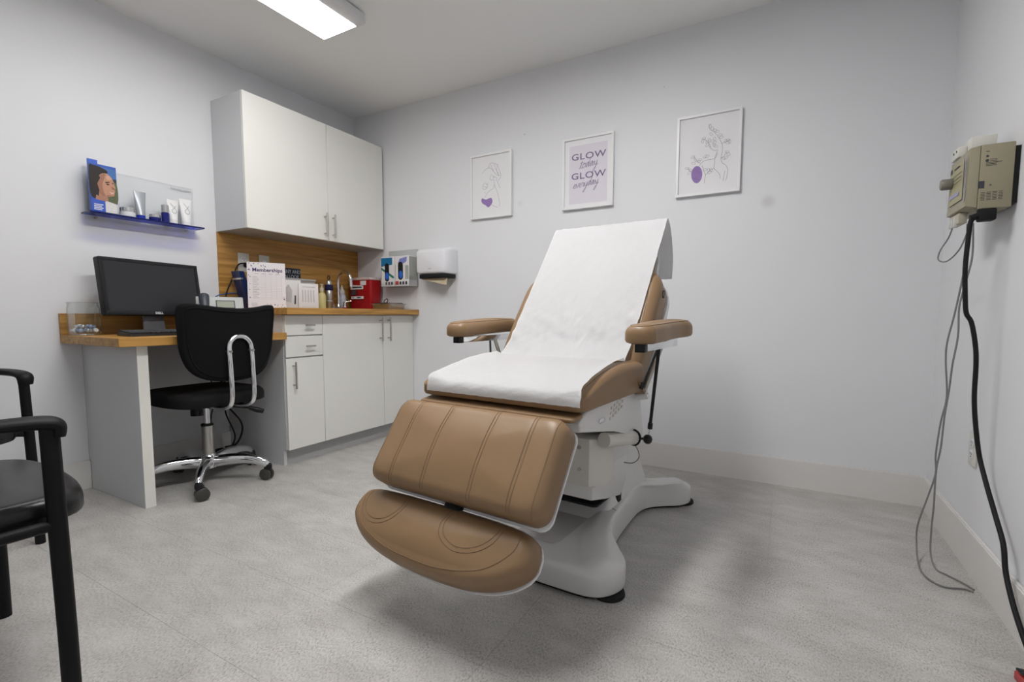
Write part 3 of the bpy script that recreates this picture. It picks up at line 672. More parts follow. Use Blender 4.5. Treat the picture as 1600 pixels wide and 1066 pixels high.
A3 = [[(11, 151), (1, 139), (10, 120), (24, 111), (38, 94), (53, 71), (62, 53), (68, 37)], [(47, 9), (39, -13), (34, -36), (34, -59), (33, -80), (47, -96), (62, -116), (63, -137)], [(68, 40), (71, 16), (68, -12), (65, -32), (71, -56), (88, -70), (99, -92), (98, -121), (91, -152)], [(86, -99), (82, -125), (79, -150)], [(47, -3), (39, -25), (23, -31), (0, -31), (-19, -34), (-33, -44), (-42, -57)], [(1, 45), (15, 25), (33, 12), (49, 14)], [(-27, -56), (-18, -87), (-9, -106), (-12, -130), (-14, -150)], [(33, -80), (13, -86), (0, -99), (-9, -109)], [(-53, -70), (-51, -142)], [(-23, 82), (-5, 64), (6, 50), (12, 32)], [(65, -32), (78, -25), (91, -4)], [(68, 43), (84, 49), (103, 54)], [(-72, -2), (-60, -22), (-39, -43)], [(-103, -60), (-88, -75), (-77, -91)]]
L3 = [(6, 141), (18, 127), (32, 116), (43, 108), (13, 99), (58, 88), (64, 75), (84, 52), (97, 55), (103, 46), (95, 41), (-23, 82), (-28, 71), (-5, 64), (6, 68), (31, 72), (20, 63), (31, 52), (-5, 46), (94, -5), (100, -17), (89, -33), (78, -34), (-75, -5), (-63, -21), (-45, -33), (-40, -25), (-71, -38), (-14, -11), (-3, -13), (-103, -60), (-88, -71), (-93, -86), (-12, -79), (5, -85), (19, -87), (11, -97), (38, 33), (29, 41)]
sc = lambda P: [(x/1000, y/1000) for x, y in P]
t, Mp = picture(1.285, 1.7375, 'white framed drawing of a face in profile with a purple patch, leftmost of three prints')
bm = nb()
for l in A1: ribbon(bm, sc(l), .0015, Mp)
finish('line_drawing', bm, m_ink, t, True, 0)['kind'] = 'stuff'
bm = nb(); flat(bm, [(p.x, p.y) for p in smooth_path([Vector((x/1000, y/1000, 0)) for x, y in P1], 4, True)], Mp, .0003); finish('purple_patch', bm, m_purple, t, True, 0)
t, Mp = picture(2.640, 1.730, 'white framed drawing of neck and flowering twigs with a purple oval, rightmost print')
bm = nb()
for l in A3: ribbon(bm, sc(l), .0015, Mp)
rr = random.Random(5)
for x, y in L3:
    e = ell(x/1000, y/1000, .010, .0055, 12, rr.uniform(0, 3.1)); ribbon(bm, e+[e[0]], .0011, Mp, sm=2)
finish('line_drawing', bm, m_ink, t, True, 0)['kind'] = 'stuff'
bm = nb(); flat(bm, ell(-.053, -.100, .028, .045, 28, .07), Mp, .0002); finish('purple_oval', bm, m_purple, t, True, 0)
t, Mp = picture(1.9665, 1.730, 'white framed lilac print lettered GLOW today GLOW everyday, middle of the three')
bm = nb(); flat(bm, rect(-.118, .122, -.180, .164), Mp, .0002); finish('lilac_sheet', bm, m_lilac, t, True, 0)
for y in (.079, -.034):
    bm = text_bm('GLOW', .053, plane_map(Mp(.004, y, 0), (1, 0, 0), (0, 0, 1)), xs=1.28, bold=.0006, space=1.08); finish('lettering', bm, m_gink, t, True, 0)['kind'] = 'stuff'
# handwriting, one stroke per letter, on a unit x-height
GL = {'t': ([(.1, 0), (.35, .55), (.5, 1.5), (.42, .4), (.5, .02), (.75, .12)], [(.1, 1.1), (.85, 1.22)], .7),
      'o': ([(.0, .1), (.15, .6), (.4, .95), (.2, .85), (.1, .4), (.3, .02), (.6, .35), (.55, .85), (.42, .95), (.8, .8)], None, .72),
      'd': ([(.0, .1), (.55, .9), (.3, .95), (.1, .5), (.25, .03), (.5, .3), (.72, 1.2), (.82, 1.9), (.68, .7), (.68, .08), (.95, .2)], None, .85),
      'a': ([(.0, .1), (.55, .9), (.3, .95), (.1, .5), (.25, .03), (.5, .35), (.64, .9), (.62, .2), (.75, .02), (.95, .2)], None, .85),
      'y': ([(.0, .3), (.15, .9), (.2, .25), (.4, .1), (.62, .5), (.72, .95), (.62, .0), (.4, -1.0), (.12, -1.25), (.15, -.85), (.65, -.1), (1.0, .25)], None, .85),
      'e': ([(.0, .15), (.35, .5), (.5, .8), (.35, .97), (.15, .65), (.15, .25), (.35, .0), (.7, .2)], None, .6),
      'v': ([(.0, .4), (.15, .92), (.28, .3), (.4, .03), (.6, .5), (.66, .95), (.9, .85)], None, .75),
      'r': ([(.0, .3), (.15, .7), (.25, 1.05), (.3, .85), (.55, .85), (.5, .35), (.58, .03), (.8, .2)], None, .68)}
def script(word, x, y, xh, slope, Mp, par):
    bm = nb()
    for ch in word:
        a, b, ad = GL[ch]
        for st in (a, b):
            if st: ribbon(bm, [(x+(u+.22*v)*xh, y+v*xh+slope*u*xh) for u, v in st], .0026, Mp)
        x += ad*xh; y += slope*ad*xh
    finish('handwriting', bm, m_gink, par, True, 0)['kind'] = 'stuff'
script('today', -.058, .024, .0295, .10, Mp, t); script('everyday', -.094, -.088, .0265, .09, Mp, t)

# ------------------------------------------------------------------ paper towel dispenser
t = thing('towel_dispenser', 'white paper towel dispenser on the back wall beside the glove boxes', 'dispenser', (.86, -.001, 1.14))
Md = lambda u, v, h: (u, -h, v)
bm = nb(); b2 = nb(); secs = [(.001, .712, 1.000, 1.160, 1.345), (.06, .712, 1.000, 1.160, 1.345), (.085, .714, .998, 1.161, 1.342), (.118, .724, .985, 1.166, 1.330), (.127, .734, .974, 1.174, 1.322), (.130, .744, .964, 1.182, 1.314)]
rings = [[b2.verts.new((u, -y, v)) for u, v in rrect(x0, x1, z0, z1, .022, 4)] for y, x0, x1, z0, z1 in secs]
for a, b_ in zip(rings, rings[1:]):
    for k in range(len(a)): b2.faces.new((a[k], a[(k+1) % len(a)], b_[(k+1) % len(a)], b_[k]))
b2.faces.new(rings[0][::-1]); b2.faces.new(rings[-1]); join(bm, b2); cv = finish('cover', bm, mat('dispenser_white', (.76, .76, .79), .28, var=.01), t, True)
bm = nb(); prism(bm, [(.735, .012), (.990, .012), (.985, .095), (.965, .122), (.752, .122)], 1.132, 1.1602, lambda u, v, h: (u, -v, h), bev=.003); finish('tray', bm, m_black, t, True)
bt = nb()
for k in range(5): flat(bt, rect(.840+.0055*k, .8435+.0055*k, 1.196, 1.2015), plane_map((0, -.1302, 0), (1, 0, 0), (0, 0, 1)), .0003)
finish('logo', bt, mat('logo_grey', (.3, .3, .34), .6), cv, True, 0)['kind'] = 'stuff'
bm = nb()
g_ = []
for i, (x, z0) in enumerate([(.762, 1.126), (.80, 1.120), (.86, 1.108), (.92, 1.094), (.980, 1.084)]):
    g_.append([bm.verts.new((x, -.090-.022*k/3-.002*math.sin(i*2+k), 1.136+(z0-1.136)*k/3)) for k in range(4)])
for a, b_ in zip(g_, g_[1:]):
    for k in range(3): bm.faces.new((a[k], b_[k], b_[k+1], a[k+1]))
bmesh.ops.solidify(bm, geom=bm.faces[:], thickness=.003)
finish('paper_towel', bm, mat('kraft_towel', (.80, .70, .52), .8, var=.04), t, True)
# ------------------------------------------------------------------ glove boxes in a clear holder
m_clear = tinted_clear('clear_acrylic', (.985, .99, .99)); m_clear2 = tinted_clear('frosted_holder', (.93, .94, .93), .15, .1)
t = thing('glove_box_holder', 'clear acrylic glove box holder on the back wall above the worktop', 'holder', (.50, -.001, 1.083))
bm = nb(); box(bm, (.352, -.005, 1.083), (.640, -.001, 1.362)); finish('back_plate', bm, m_clear2, t, True)
bm = nb(); box(bm, (.352, -.104, 1.083), (.640, -.005, 1.0865)); finish('bottom_plate', bm, m_clear2, t, True)
bm = nb(); box(bm, (.352, -.104, 1.0865), (.3545, -.005, 1.16)); box(bm, (.352, -.104, 1.0865), (.640, -.101, 1.115)); box(bm, (.6375, -.101, 1.0865), (.640, -.005, 1.16))
finish('front_lip', bm, m_clear, t, True)
m_card = mat('white_card', (.76, .75, .76), .55, var=.02); m_teal = mat('teal_print', (.01, .16, .34), .5, var=.25, vscale=40); m_green = mat('green_print', (.02, .20, .17), .5); m_nit = mat('blue_nitrile', (.02, .14, .62), .5, var=.3, vscale=60)
m_viol = mat('violet_print', (.22, .24, .58), .5, var=.4, vscale=70); m_red = mat('red_print', (.55, .06, .05), .5); m_dk = mat('dark_print', (.05, .05, .06), .6); m_hole = mat('hole_dark', (.008, .008, .01), .8); m_gcard = mat('grey_green_card', (.40, .42, .39), .55, var=.03)
for i, x0 in enumerate((.358, .498)):
    x1 = x0+.136; yb, yf_ = -.0985, -.007; z0, z1 = 1.0868, 1.308
    t = thing('glove_box', ['white and teal box of blue gloves, left one in the clear holder', 'white and violet box of blue gloves, right one in the clear holder'][i], 'glove box', ((x0+x1)/2, (yb+yf_)/2, z0), group='glove boxes in the holder')
    bm = nb(); box(bm, (x0, yb, z0), (x1, yf_, z1), .0015, 1); finish('carton', bm, m_card, t, True)
    Mg = plane_map((x0, yb, z0), (1, 0, 0), (0, 0, 1)); w = x1-x0; hh = z1-z0
    if i == 0:
        bm = nb(); flat(bm, [(.004, .148), (.115, .160), (.115, hh-.008), (.004, hh-.008)], Mg); finish('printed_panel', bm, m_teal, t, True, 0)
        bm = nb(); flat(bm, [(.004, .145), (.004, .128), (.12, .058), (.132, .062), (.132, .072)], Mg, .0004); finish('green_stripe', bm, m_green, t, True, 0)
        cx, cz, hw_, hl = .062, .105, .021, .068
    else:
        bm = nb(); flat(bm, [(.03, .165), (.05, .20), (.118, .212), (.115, .18), (.09, .165)], Mg); finish('printed_panel', bm, m_viol, t, True, 0)
        bm = nb(); flat(bm, rect(.005, .036, .010, .038), Mg); finish('red_square', bm, m_red, t, True, 0)
        bm = nb(); flat(bm, rect(.10, .134, .05, .15), Mg); finish('grey_panel', bm, m_gcard, t, True, 0)
        cx, cz, hw_, hl = .056, .112, .024, .066
    slot = [(cx+hw_*math.cos(a), cz+(hl-hw_)*(1 if 0 <= k < 11 else -1)+hw_*math.sin(a)) for k, a in enumerate([math.pi*j/10 for j in range(11)]+[math.pi+math.pi*j/10 for j in range(11)])]
    bm = nb(); flat(bm, slot, Mg, .0005); finish('opening', bm, m_hole, t, True, 0)
    bm = nb(); lathe(bm, [(0, .004), (.008, .003), (.014, .0015), (.0165, 0)], (0, 0, 0), n=16)
    for v in bm.verts: v.co = Vector(Mg(cx+v.co.x*1.05, cz-.028+v.co.y*1.75, .0006+v.co.z))
    finish('glove', bm, m_nit, t, True)
    bm = nb()
    for k in range(3): flat(bm, rect(.045+.028*k, .062+.028*k, .012, .034), Mg, .0004)
    for k in range(14): flat(bm, rect(.004, .008, .05+.008*k, .055+.008*k), Mg, .0004)
    finish('small_print', bm, m_dk, t, True, 0)['kind'] = 'stuff'
    if i == 1:
        bm = nb(); Mq = plane_map((x1, yb, z0), (0, 1, 0), (0, 0, 1)); flat(bm, rect(.004, .088, .045, hh-.006), Mq, .0004); finish('side_panel', bm, m_gcard, t, True, 0)

# ------------------------------------------------------------------ display shelf with products
m_bluea = tinted_clear('blue_acrylic', (.36, .42, .95), .08, .5); ZS = 1.372
t = thing('display_shelf', 'dark blue acrylic shelf with a clear back panel on the left wall', 'shelf', (.05, -1.49, 1.36))
bm = nb(); box(bm, (.0105, -1.757, ZS-.007), (.105, -1.232, ZS), .0008, 1); finish('shelf_board', bm, m_bluea, t, True)
m_navya = mat('navy_acrylic', (.006, .012, .10), .15, var=0)
bm = nb(); box(bm, (.1052, -1.757, ZS-.008), (.1068, -1.232, ZS+.0002)); finish('front_edge', bm, m_navya, t, True)
for y in (-1.7586, -1.2318):
    bm = nb(); box(bm, (.0105, y, ZS-.008), (.1068, y+.0014, ZS+.0002)); finish('end_edge', bm, m_navya, t, True)
bm = nb(); box(bm, (.0015, -1.742, ZS-.03), (.006, -1.235, 1.600)); finish('back_panel', bm, m_clear, t, True)
bm = nb()
for y in (-1.70, -1.28): cyl(bm, (.0005, y, ZS-.015), (.0125, y, ZS-.015), .006, n=12)
finish_each('standoff', bm, m_steel, t, True)
Mk = plane_map((.0062, -1.30, 1.578), (0, 1, 0), (0, 0, 1)); bm = nb()
for k in range(12): flat(bm, rect(-.05+.009*k, -.044+.009*k, 0, .008), Mk)
finish('lettering', bm, mat('faint_grey_print', (.5, .5, .52), .6), t, True, 0)['kind'] = 'stuff'
# leaflet rack: clear stand with a portrait leaflet
t = thing('leaflet_stand', 'clear acrylic leaflet stand at the left end of the blue shelf', 'stand', (.055, -1.69, ZS))
bm = nb(); box(bm, (.035, -1.752, ZS+.0005), (.037, -1.632, ZS+.235)); box(bm, (.035, -1.752, ZS+.0005), (.094, -1.632, ZS+.003)); box(bm, (.092, -1.752, ZS+.003), (.094, -1.742, ZS+.09)); box(bm, (.092, -1.642, ZS+.003), (.094, -1.632, ZS+.06)); finish('holder', bm, m_clear, t, True)
t = thing('leaflet', 'blue leaflet with a photo of a smiling dark-haired woman, in the clear stand', 'leaflet', (.085, -1.69, ZS+.004))
ML = plane_map((.0885, -1.6905, ZS+.1185), (0, 1, 0), (0, 0, 1))
bm = nb(); box(bm, (.078, -1.7455, ZS+.0045), (.0885, -1.6360, ZS+.232)); finish('paper_stack', bm, mat('leaflet_blue', (.035, .10, .44), .35), t, True)
bm = nb(); box(bm, (.070, -1.745, ZS+.0045), (.077, -1.705, ZS+.253), .001, 1); finish('tab_card', bm, mat('tab_blue', (.05, .13, .55), .35), t, True)
w2, h2 = .0545, .1135
for nm, P, c_, h_ in (('sky', [(-w2, -.02), (w2, -.02), (w2, .10), (-w2, .10)], (.02, .035, .05), .0003), ('sky_blue', [(.0, .05), (w2, .055), (w2, .100), (-.01, .104)], (.06, .16, .42), .0004),
                     ('foliage', [(.015, -.055), (w2, -.06), (w2, .03), (.03, .03)], (.10, .12, .06), .0005),
                     ('hair', [(-w2, -.03), (-.03, -.055), (.0, -.045), (.02, -.02), (.01, .06), (.02, .085), (-.005, .100), (-.035, .105), (-w2, .095)], (.016, .011, .010), .0006),
                     ('face', [(-.022, -.02), (-.012, -.035), (.008, -.036), (.028, -.033), (.040, -.028), (.043, -.015), (.046, -.004), (.045, .004), (.049, .012), (.045, .026), (.042, .042), (.032, .062), (.016, .075), (-.004, .072), (-.018, .055), (-.025, .02)], (.50, .26, .17), .0008),
                     ('face_shade', [(-.021, -.02), (-.010, -.034), (.006, -.034), (-.002, -.01), (-.004, .02), (.004, .05), (.010, .070), (-.004, .070), (-.017, .054), (-.024, .02)], (.33, .155, .10), .0009),
                     ('jaw_shade', [(.008, -.036), (.030, -.033), (.040, -.027), (.030, -.026), (.012, -.028)], (.36, .17, .115), .0009), ('highlight', [(.016, .046), (.030, .050), (.034, .058), (.022, .066), (.012, .060)], (.62, .36, .25), .0009), ('hair_front', [(-.025, .02), (-.018, -.01), (-.022, -.04), (-.035, -.03), (-.035, .05), (-.02, .07), (-.012, .05)], (.020, .013, .011), .0010),
                     ('neck', [(-.03, -.062), (.012, -.06), (.012, -.034), (-.020, -.020), (-.032, -.04)], (.38, .19, .13), .0007),
                     ('smile', [(.021, -.011), (.032, -.012), (.041, -.010), (.036, -.018), (.028, -.018)], (.66, .42, .38), .0010), ('brow', [(.008, .034), (.024, .038), (.024, .034), (.010, .029)], (.05, .03, .02), .0010), ('eye', [(.012, .026), (.023, .027), (.023, .022), (.013, .021)], (.03, .02, .02), .0010), ('cheek_shade', [(.030, .018), (.046, .010), (.043, .002), (.034, .004)], (.30, .13, .09), .0010), ('brow_far', [(.034, .036), (.042, .036), (.041, .031), (.035, .031)], (.05, .03, .02), .0010),
                     ('blue_block', [(-w2, -h2), (.003, -h2), (.003, -.06), (-w2, -.055)], (.04, .10, .48), .0010), ('white_block', [(.003, -h2), (w2, -h2), (w2, -.068), (.01, -.058), (.003, -.062)], (.66, .65, .64), .0010)):
    if nm in ('hair', 'face', 'neck', 'foliage', 'smile', 'face_shade', 'highlight', 'jaw_shade', 'eye', 'brow'): P = [(p.x, p.y) for p in smooth_path([Vector((x, y, 0)) for x, y in P], 4, True)]
    bm = nb(); flat(bm, P, ML, h_); finish(nm, bm, mat('leaflet_'+nm, c_, .4, var=.15, vscale=120), t, True, 0)
bm = nb()
for k in range(4): flat(bm, rect(-.043, -.006-.006*(k % 2), -.082-.008*k, -.078-.008*k), ML, .0013)
finish('small_print', bm, m_card, t, True, 0)['kind'] = 'stuff'
# jars, tubes and bottles
m_silver = mat('silver_lid', (.62, .62, .63), .22, .85, var=.02); m_bluecap = mat('blue_cap', (.01, .03, .35), .25, var=.02); m_cream = mat('white_tube', (.80, .80, .80), .35, var=.01); m_gtube = mat('grey_tube', (.40, .42, .45), .32, .35, var=.02); m_frost = mat('frosted_jar', (.70, .71, .73), .25, var=.02); m_navy = mat('navy_glass', (.01, .015, .16), .15, var=.02)
def jar(x, y, r, h, lid, body, label, clid):
    t = thing('cream_jar', label, 'jar', (x, y, ZS)); e = .0004
    bm = nb(); lathe(bm, [(r*.93, e), (r, .003), (r, h*.52), (r*.92, h*.55)], (x, y, ZS)); finish('body', bm, body, t, True)
    bm = nb(); lathe(bm, [(r*.95, h*.555), (r*.97, h*.57), (r*.97, h*.95), (r*.9, h)], (x, y, ZS)); finish('lid', bm, clid, t, True)
jar(.068, -1.588, .033, .048, .02, m_frost, 'white cream jar with silver lid, beside the leaflet on the blue shelf', m_silver)
jar(.072, -1.466, .026, .034, .02, m_navy, 'small navy cream jar with silver lid, right of the grey tube', m_silver)
def ctube(x, y, w, h, capm, bodym, label, lean=0, cap=.02, mark=None):
    t = thing('cosmetic_tube', label, 'tube', (x, y, ZS), R(90)); e = .0004     # local x across (room y)
    bm = nb(); lathe(bm, [(w*.33, e), (w*.36, .002), (w*.36, cap), (w*.3, cap+.001)], (0, 0, 0)); finish('cap', bm, capm, t)
    bm = nb(); rings = []; n = 24
    for k in range(9):
        f = k/8; z = cap+.001+(h-cap)*f; a = w*(.36+.14*f); b_ = w*.36*(1-f)+.0012*f
        rings.append([bm.verts.new((a*math.cos(2*math.pi*j/n), b_*math.sin(2*math.pi*j/n)+lean*f, z)) for j in range(n)])
    for p, q in zip(rings, rings[1:]):
        for j in range(n): bm.faces.new((p[j], p[(j+1) % n], q[(j+1) % n], q[j]))
    bm.faces.new(rings[0][::-1]); bm.faces.new(rings[-1]); b = finish('body', bm, bodym, t)
    if mark:
        bm = nb()
        for st in mark: ribbon(bm, st, .0022, lambda u, v, hh: (u, -(w*.36*(1-(v-cap)/(h-cap)))-.0022*1+lean*((v-cap)/(h-cap)), v))
        finish('emblem', bm, mat('grey_emblem', (.32, .33, .36), .5), b, False, 0)['kind'] = 'stuff'
zo = lambda s: [[(-.014, s*.80), (-.004, s*.72), (.006, s*.62), (.013, s*.50), (.004, s*.42), (-.008, s*.46), (-.010, s*.54), (0, s*.6), (.012, s*.72)]]
ctube(.062, -1.527, .056, .142, m_bluecap, m_gtube, 'silver-grey cosmetic tube standing on its blue cap on the shelf')
ctube(.062, -1.372, .060, .132, m_cream, m_cream, 'white cosmetic tube, shorter left one of the white pair on the shelf', mark=zo(.14))
ctube(.062, -1.305, .066, .148, m_cream, m_cream, 'white cosmetic tube, taller right one of the white pair on the shelf', mark=zo(.155))
t = thing('serum_bottle', 'small navy bottle with clear silver top, between jar and white tubes', 'bottle', (.078, -1.418, ZS))
bm = nb(); lathe(bm, [(.017, .0004), (.0185, .002), (.0185, .050), (.016, .053)], (.078, -1.418, ZS)); finish('body', bm, m_navy, t, True)
bm = nb(); lathe(bm, [(.017, .0535), (.0175, .055), (.0175, .092), (.015, .095)], (.078, -1.418, ZS)); finish('cap', bm, m_silver, t, True)

# ------------------------------------------------------------------ on the desk
e = .0006
t = thing('monitor', 'black flat computer monitor on the oak desk', 'monitor', (.125, -1.515, DZ+e), R(12))
tl = R(7)   # leans back; local +x = out of the screen, +y = right
Mm = lambda u, v, h: (.03+h*math.cos(tl)-(v-.095)*math.sin(tl), u, v*1.0*math.cos(tl)+h*math.sin(tl)+.005)
bm = nb(); prism(bm, rrect(-.255, .255, .092, .376, .006), -.032, .0, Mm, bev=.004); prism(bm, rrect(-.15, .15, .14, .34, .02), -.055, -.032, Mm, bev=.01); finish('case', bm, m_black, t)
for P in (rect(-.254, .254, .093, .113), rect(-.254, .254, .359, .375), rect(-.254, -.237, .113, .359), rect(.237, .254, .113, .359)):
    bm = nb(); prism(bm, P, .0003, .004, Mm, bev=.001); finish('bezel', bm, mat('bezel_black', (.010, .010, .012), .3), t)
bm = nb(); prism(bm, rect(-.2365, .2365, .1135, .3585), .0002, .0012, Mm); finish('screen', bm, mat('dark_screen', (.022, .022, .026), .30, var=.02), t)
bm = text_bm('DELL', .0155, lambda u, v, h: Mm(u, v+.0975, .0046), xs=1.2, bold=.0006); finish('logo', bm, mat('logo_silver', (.7, .7, .72), .3), t, False, 0)['kind'] = 'stuff'
bm = nb(); prism(bm, [(-.055, 0), (.06, 0), (.05, .15), (-.045, .15)], -.012, .0, lambda u, v, h: (-.005+h-.10*v, u, v+.012), bev=.002); finish('neck', bm, mat('stand_grey', (.16, .16, .17), .35), t)
bm = nb(); prism(bm, rrect(-.10, .10, -.12, .12, .02), 0, .012, lambda u, v, h: (u+.02, v, h), bev=.003); finish('stand_base', bm, m_black, t)
t = thing('keyboard', 'black computer keyboard in front of the monitor', 'keyboard', (.40, -1.545, DZ+e), R(-2))
bm = nb(); prism(bm, [(-.07, 0), (.07, 0), (.07, .012), (-.07, .022)], -.222, .222, lambda u, v, h: (u, h, v), bev=.002); finish('tray', bm, mat('keyboard_black', (.018, .018, .02), .45), t)
bm = nb()
for r_ in range(6):
    for c_ in range(21):
        if c_ in (15, 19) and r_ > 2: continue
        x = .055-.0205*r_; y = -.208+.0203*c_; z = .013+.0715*(.07-x)
        box(bm, (x-.009, y-.0085, z), (x+.008, y+.0085, z+.006), .0012, 1)
finish('keys', bm, mat('key_grey', (.045, .045, .05), .5, var=.15), t)['kind'] = 'stuff'
# clear jar of wrapped sweets
t = thing('glass_jar', 'square clear glass jar with open wide mouth at the left end of the desk', 'jar', (.105, -1.805, DZ+e)); jx, jy = .105, -1.805
m_glass = tinted_clear('clear_glass', (.975, .985, .985), .03, .3)
bm = nb(); rings = []
for hw, z, r in ((.048, .0, .012), (.053, .004, .018), (.055, .02, .020), (.055, .130, .022), (.055, .142, .035), (.060, .148, .05), (.062, .153, .052), (.060, .157, .05), (.056, .155, .046), (.052, .142, .035), (.052, .130, .021), (.052, .02, .019), (.049, .008, .014)):
    rings.append([bm.verts.new((jx+u, jy+v, DZ+e+z)) for u, v in rrect(-hw, hw, -hw, hw, r, 5)])
for a, b_ in zip(rings, rings[1:]):
    for k in range(len(a)): bm.faces.new((a[k], a[(k+1) % len(a)], b_[(k+1) % len(a)], b_[k]))
bm.faces.new(rings[0][::-1]); bm.faces.new(rings[-1]); finish('glass', bm, m_glass, t, True)
rr = random.Random(11)
m_wrap = [mat('wrapper_white', (.66, .68, .70), .3, var=.2, vscale=120), mat('wrapper_blue', (.30, .36, .50), .3, var=.3, vscale=90), mat('wrapper_grey', (.42, .44, .46), .28, .4, var=.2)]
cols = ['white', 'pale blue', 'silvery']
for k in range(13):
    a = rr.uniform(0, 3.1); ci = (k*2+k//3) % 3; px = jx-.029+.029*(k % 3); py = jy-.029+.029*(k//3); pz = DZ+e+.0215+.002*rr.random()
    if k > 8: px = jx+(-.015, .015, -.015, .015)[k-9]; py = jy+(-.015, -.015, .015, .015)[k-9]; pz += .019
    t = thing('wrapped_sweet', f'{cols[ci]} wrapped sweet '+('on top of the pile' if k > 8 else 'in the bottom layer')+' in the clear glass jar', 'sweet', (px, py, pz-.011), a, group='wrapped sweets in the jar')
    bm = nb(); lathe(bm, [(0, -.011), (.007, -.009), (.0105, -.003), (.0105, .003), (.007, .009), (0, .011)], (0, 0, .011), n=12, sx=1.15); finish('sweet', bm, m_wrap[ci], t)
    bm = nb()
    for q in (-1, 1): lathe(bm, [(.003, 0), (.006, .004), (.008, .007), (.002, .0075)], (q*.011, 0, .011), n=8, axis=(q, 0, .1))
    finish_each('twist_end', bm, m_wrap[ci], t)
# desk telephone
t = thing('desk_phone', 'grey desk telephone with dark handset and small display, on the desk', 'telephone', (.225, -1.232, DZ+e), R(-24))
Mt = plane_map((.1062, 0, .012), (0, 1, 0), (-.42, 0, .90))       # face: u along local y, v up the slope
bm = nb(); prism(bm, [(.095, 0), (.105, .012), (.018, .198), (.005, .200), (-.07, .03), (-.07, 0)], -.115, .115, lambda u, v, h: (u, h, v), bev=.004); finish('body', bm, mat('phone_grey', (.46, .48, .47), .4), t)
bm = nb(); flat(bm, rect(-.022, .072, .135, .185), Mt, .0012); finish('display_frame', bm, m_dk, t, False, 0)
bm = nb(); flat(bm, rect(-.017, .067, .140, .180), Mt, .0018); finish('display', bm, mat('lcd_green', (.26, .28, .21), .35), t, False, 0)
bm = nb()
for k in range(4): prism(bm, rrect(-.02+.025*k, -.002+.025*k, .118, .126, .003, 3), .0, .003, Mt)
for r_ in range(4):
    for c_ in range(3): prism(bm, rrect(-.01+.027*c_, .009+.027*c_, .02+.022*r_, .034+.022*r_, .003, 3), .0, .003, Mt)
finish_each('button', bm, m_dk, t)
bm = nb(); tube(bm, [Mt(-.078, .005, .018), Mt(-.078, .03, .030), Mt(-.078, .10, .040), Mt(-.078, .17, .030), Mt(-.078, .20, .018)], [.024, .022, .018, .022, .024], n=14, sx=1.1); finish('handset', bm, mat('handset_slate', (.045, .052, .065), .38), t)
# wall plates on the backsplash
def plate(x, y, z, nrm, label, sw=False, hw=.036, hh=.059):
    nx = Vector(nrm); ay = Vector((0, 0, 1)); ax = ay.cross(nx)
    Mw = plane_map((x, y, z), ax, ay); t = thing('wall_outlet' if not sw else 'wall_switch', label, 'outlet' if not sw else 'switch', Vector((x, y, z-hh)))
    bm = nb(); prism(bm, rrect(-hw, hw, -hh, hh, .004, 3), .0004, .006, Mw, bev=.0015); finish('cover_plate', bm, mat('ivory_plate', (.66, .65, .60), .35), t, True)
    if sw:
        bm = nb(); prism(bm, rrect(-.012, .012, -.026, .026, .003), .006, .010, Mw, bev=.001); finish('rocker', bm, m_white, t, True)
    else:
        for s in (-.02, .02):
            bm = nb(); prism(bm, rrect(-.016, .016, s-.014, s+.014, .006), .006, .0085, Mw, bev=.001); rc = finish('receptacle', bm, m_white, t, True)
            bm = nb(); flat(bm, rect(-.008, -.005, s-.001, s+.008), Mw, .0088); flat(bm, rect(.005, .008, s-.001, s+.008), Mw, .0088); flat(bm, ell(0, s-.007, .0028, .0028, 8), Mw, .0088); finish('slots', bm, m_hole, rc, True, 0)['kind'] = 'stuff'
    return t
plate(.0121, -.952, 1.205, (1, 0, 0), 'ivory wall outlet on the oak backsplash with a black plug in it')
plate(.0121, -.812, 1.205, (1, 0, 0), 'ivory wall switch on the oak backsplash behind the Memberships sign', True)
plate(W-.0001, -.583, .412, (-1, 0, 0), 'white wall outlet low on the right wall behind the black cord')
# cords behind the phone
bm = nb(); tube(bm, [(.022, -.945, 1.185), (.040, -.945, 1.192), (.045, -.97, 1.196), (.046, -1.01, 1.18), (.047, -1.045, 1.10), (.052, -1.085, 1.02), (.08, -1.12, .95), (.10, -1.15, .90)], [.013, .011, .0055, .0045, .0045, .0045, .0045, .0045], n=10); solo('phone_cable', bm, m_rubber, 'black power cord arching from the backsplash outlet to the desk telephone', 'cord')
bm = nb(); tube(bm, [(.025, -.95, 1.005), (.026, -1.03, 1.008), (.028, -1.09, 1.00), (.05, -1.15, .985), (.09, -1.20, .95), (.11, -1.225, .92)], .0035, n=8); solo('network_cable', bm, mat('blue_cable', (.03, .12, .32), .45), 'thin blue network cable looping behind the desk telephone', 'cable')

# ------------------------------------------------------------------ on the worktop
ZC = .9145
def at2(p0, p1): # map: u from p0 towards p1, v up, h out towards the room
    p0 = Vector((*p0, ZC)); p1 = Vector((*p1, ZC)); return plane_map(p0, p1-p0, (0, 0, 1)), (p1-p0).length
m_sheet = mat('sign_paper', (.78, .755, .78), .45, var=.01); m_txt = mat('indigo_print', (.05, .035, .14), .6)
t = thing('memberships_sign', 'upright paper sign headed Memberships in a clear stand on the worktop', 'sign', (.25, -.95, ZC))
Mv, wv = at2((.195, -1.045), (.298, -.862)); hv = .278
bm = nb(); prism(bm, rect(0, wv, .002, hv), -.002, 0, Mv); finish('sheet', bm, m_sheet, t, True)
bm = nb(); prism(bm, rect(-.003, wv+.003, .0003, hv+.003), -.0055, -.0025, Mv); prism(bm, rect(-.003, wv+.003, .0003, .003), -.06, -.0055, Mv); finish('clear_stand', bm, m_clear, t, True)
bm = text_bm('Memberships', .031, lambda u, v, h: Mv(u+wv*.53, v+hv*.80, .0006), bold=.0007); finish('heading', bm, m_txt, t, True, 0)['kind'] = 'stuff'
bm = nb()
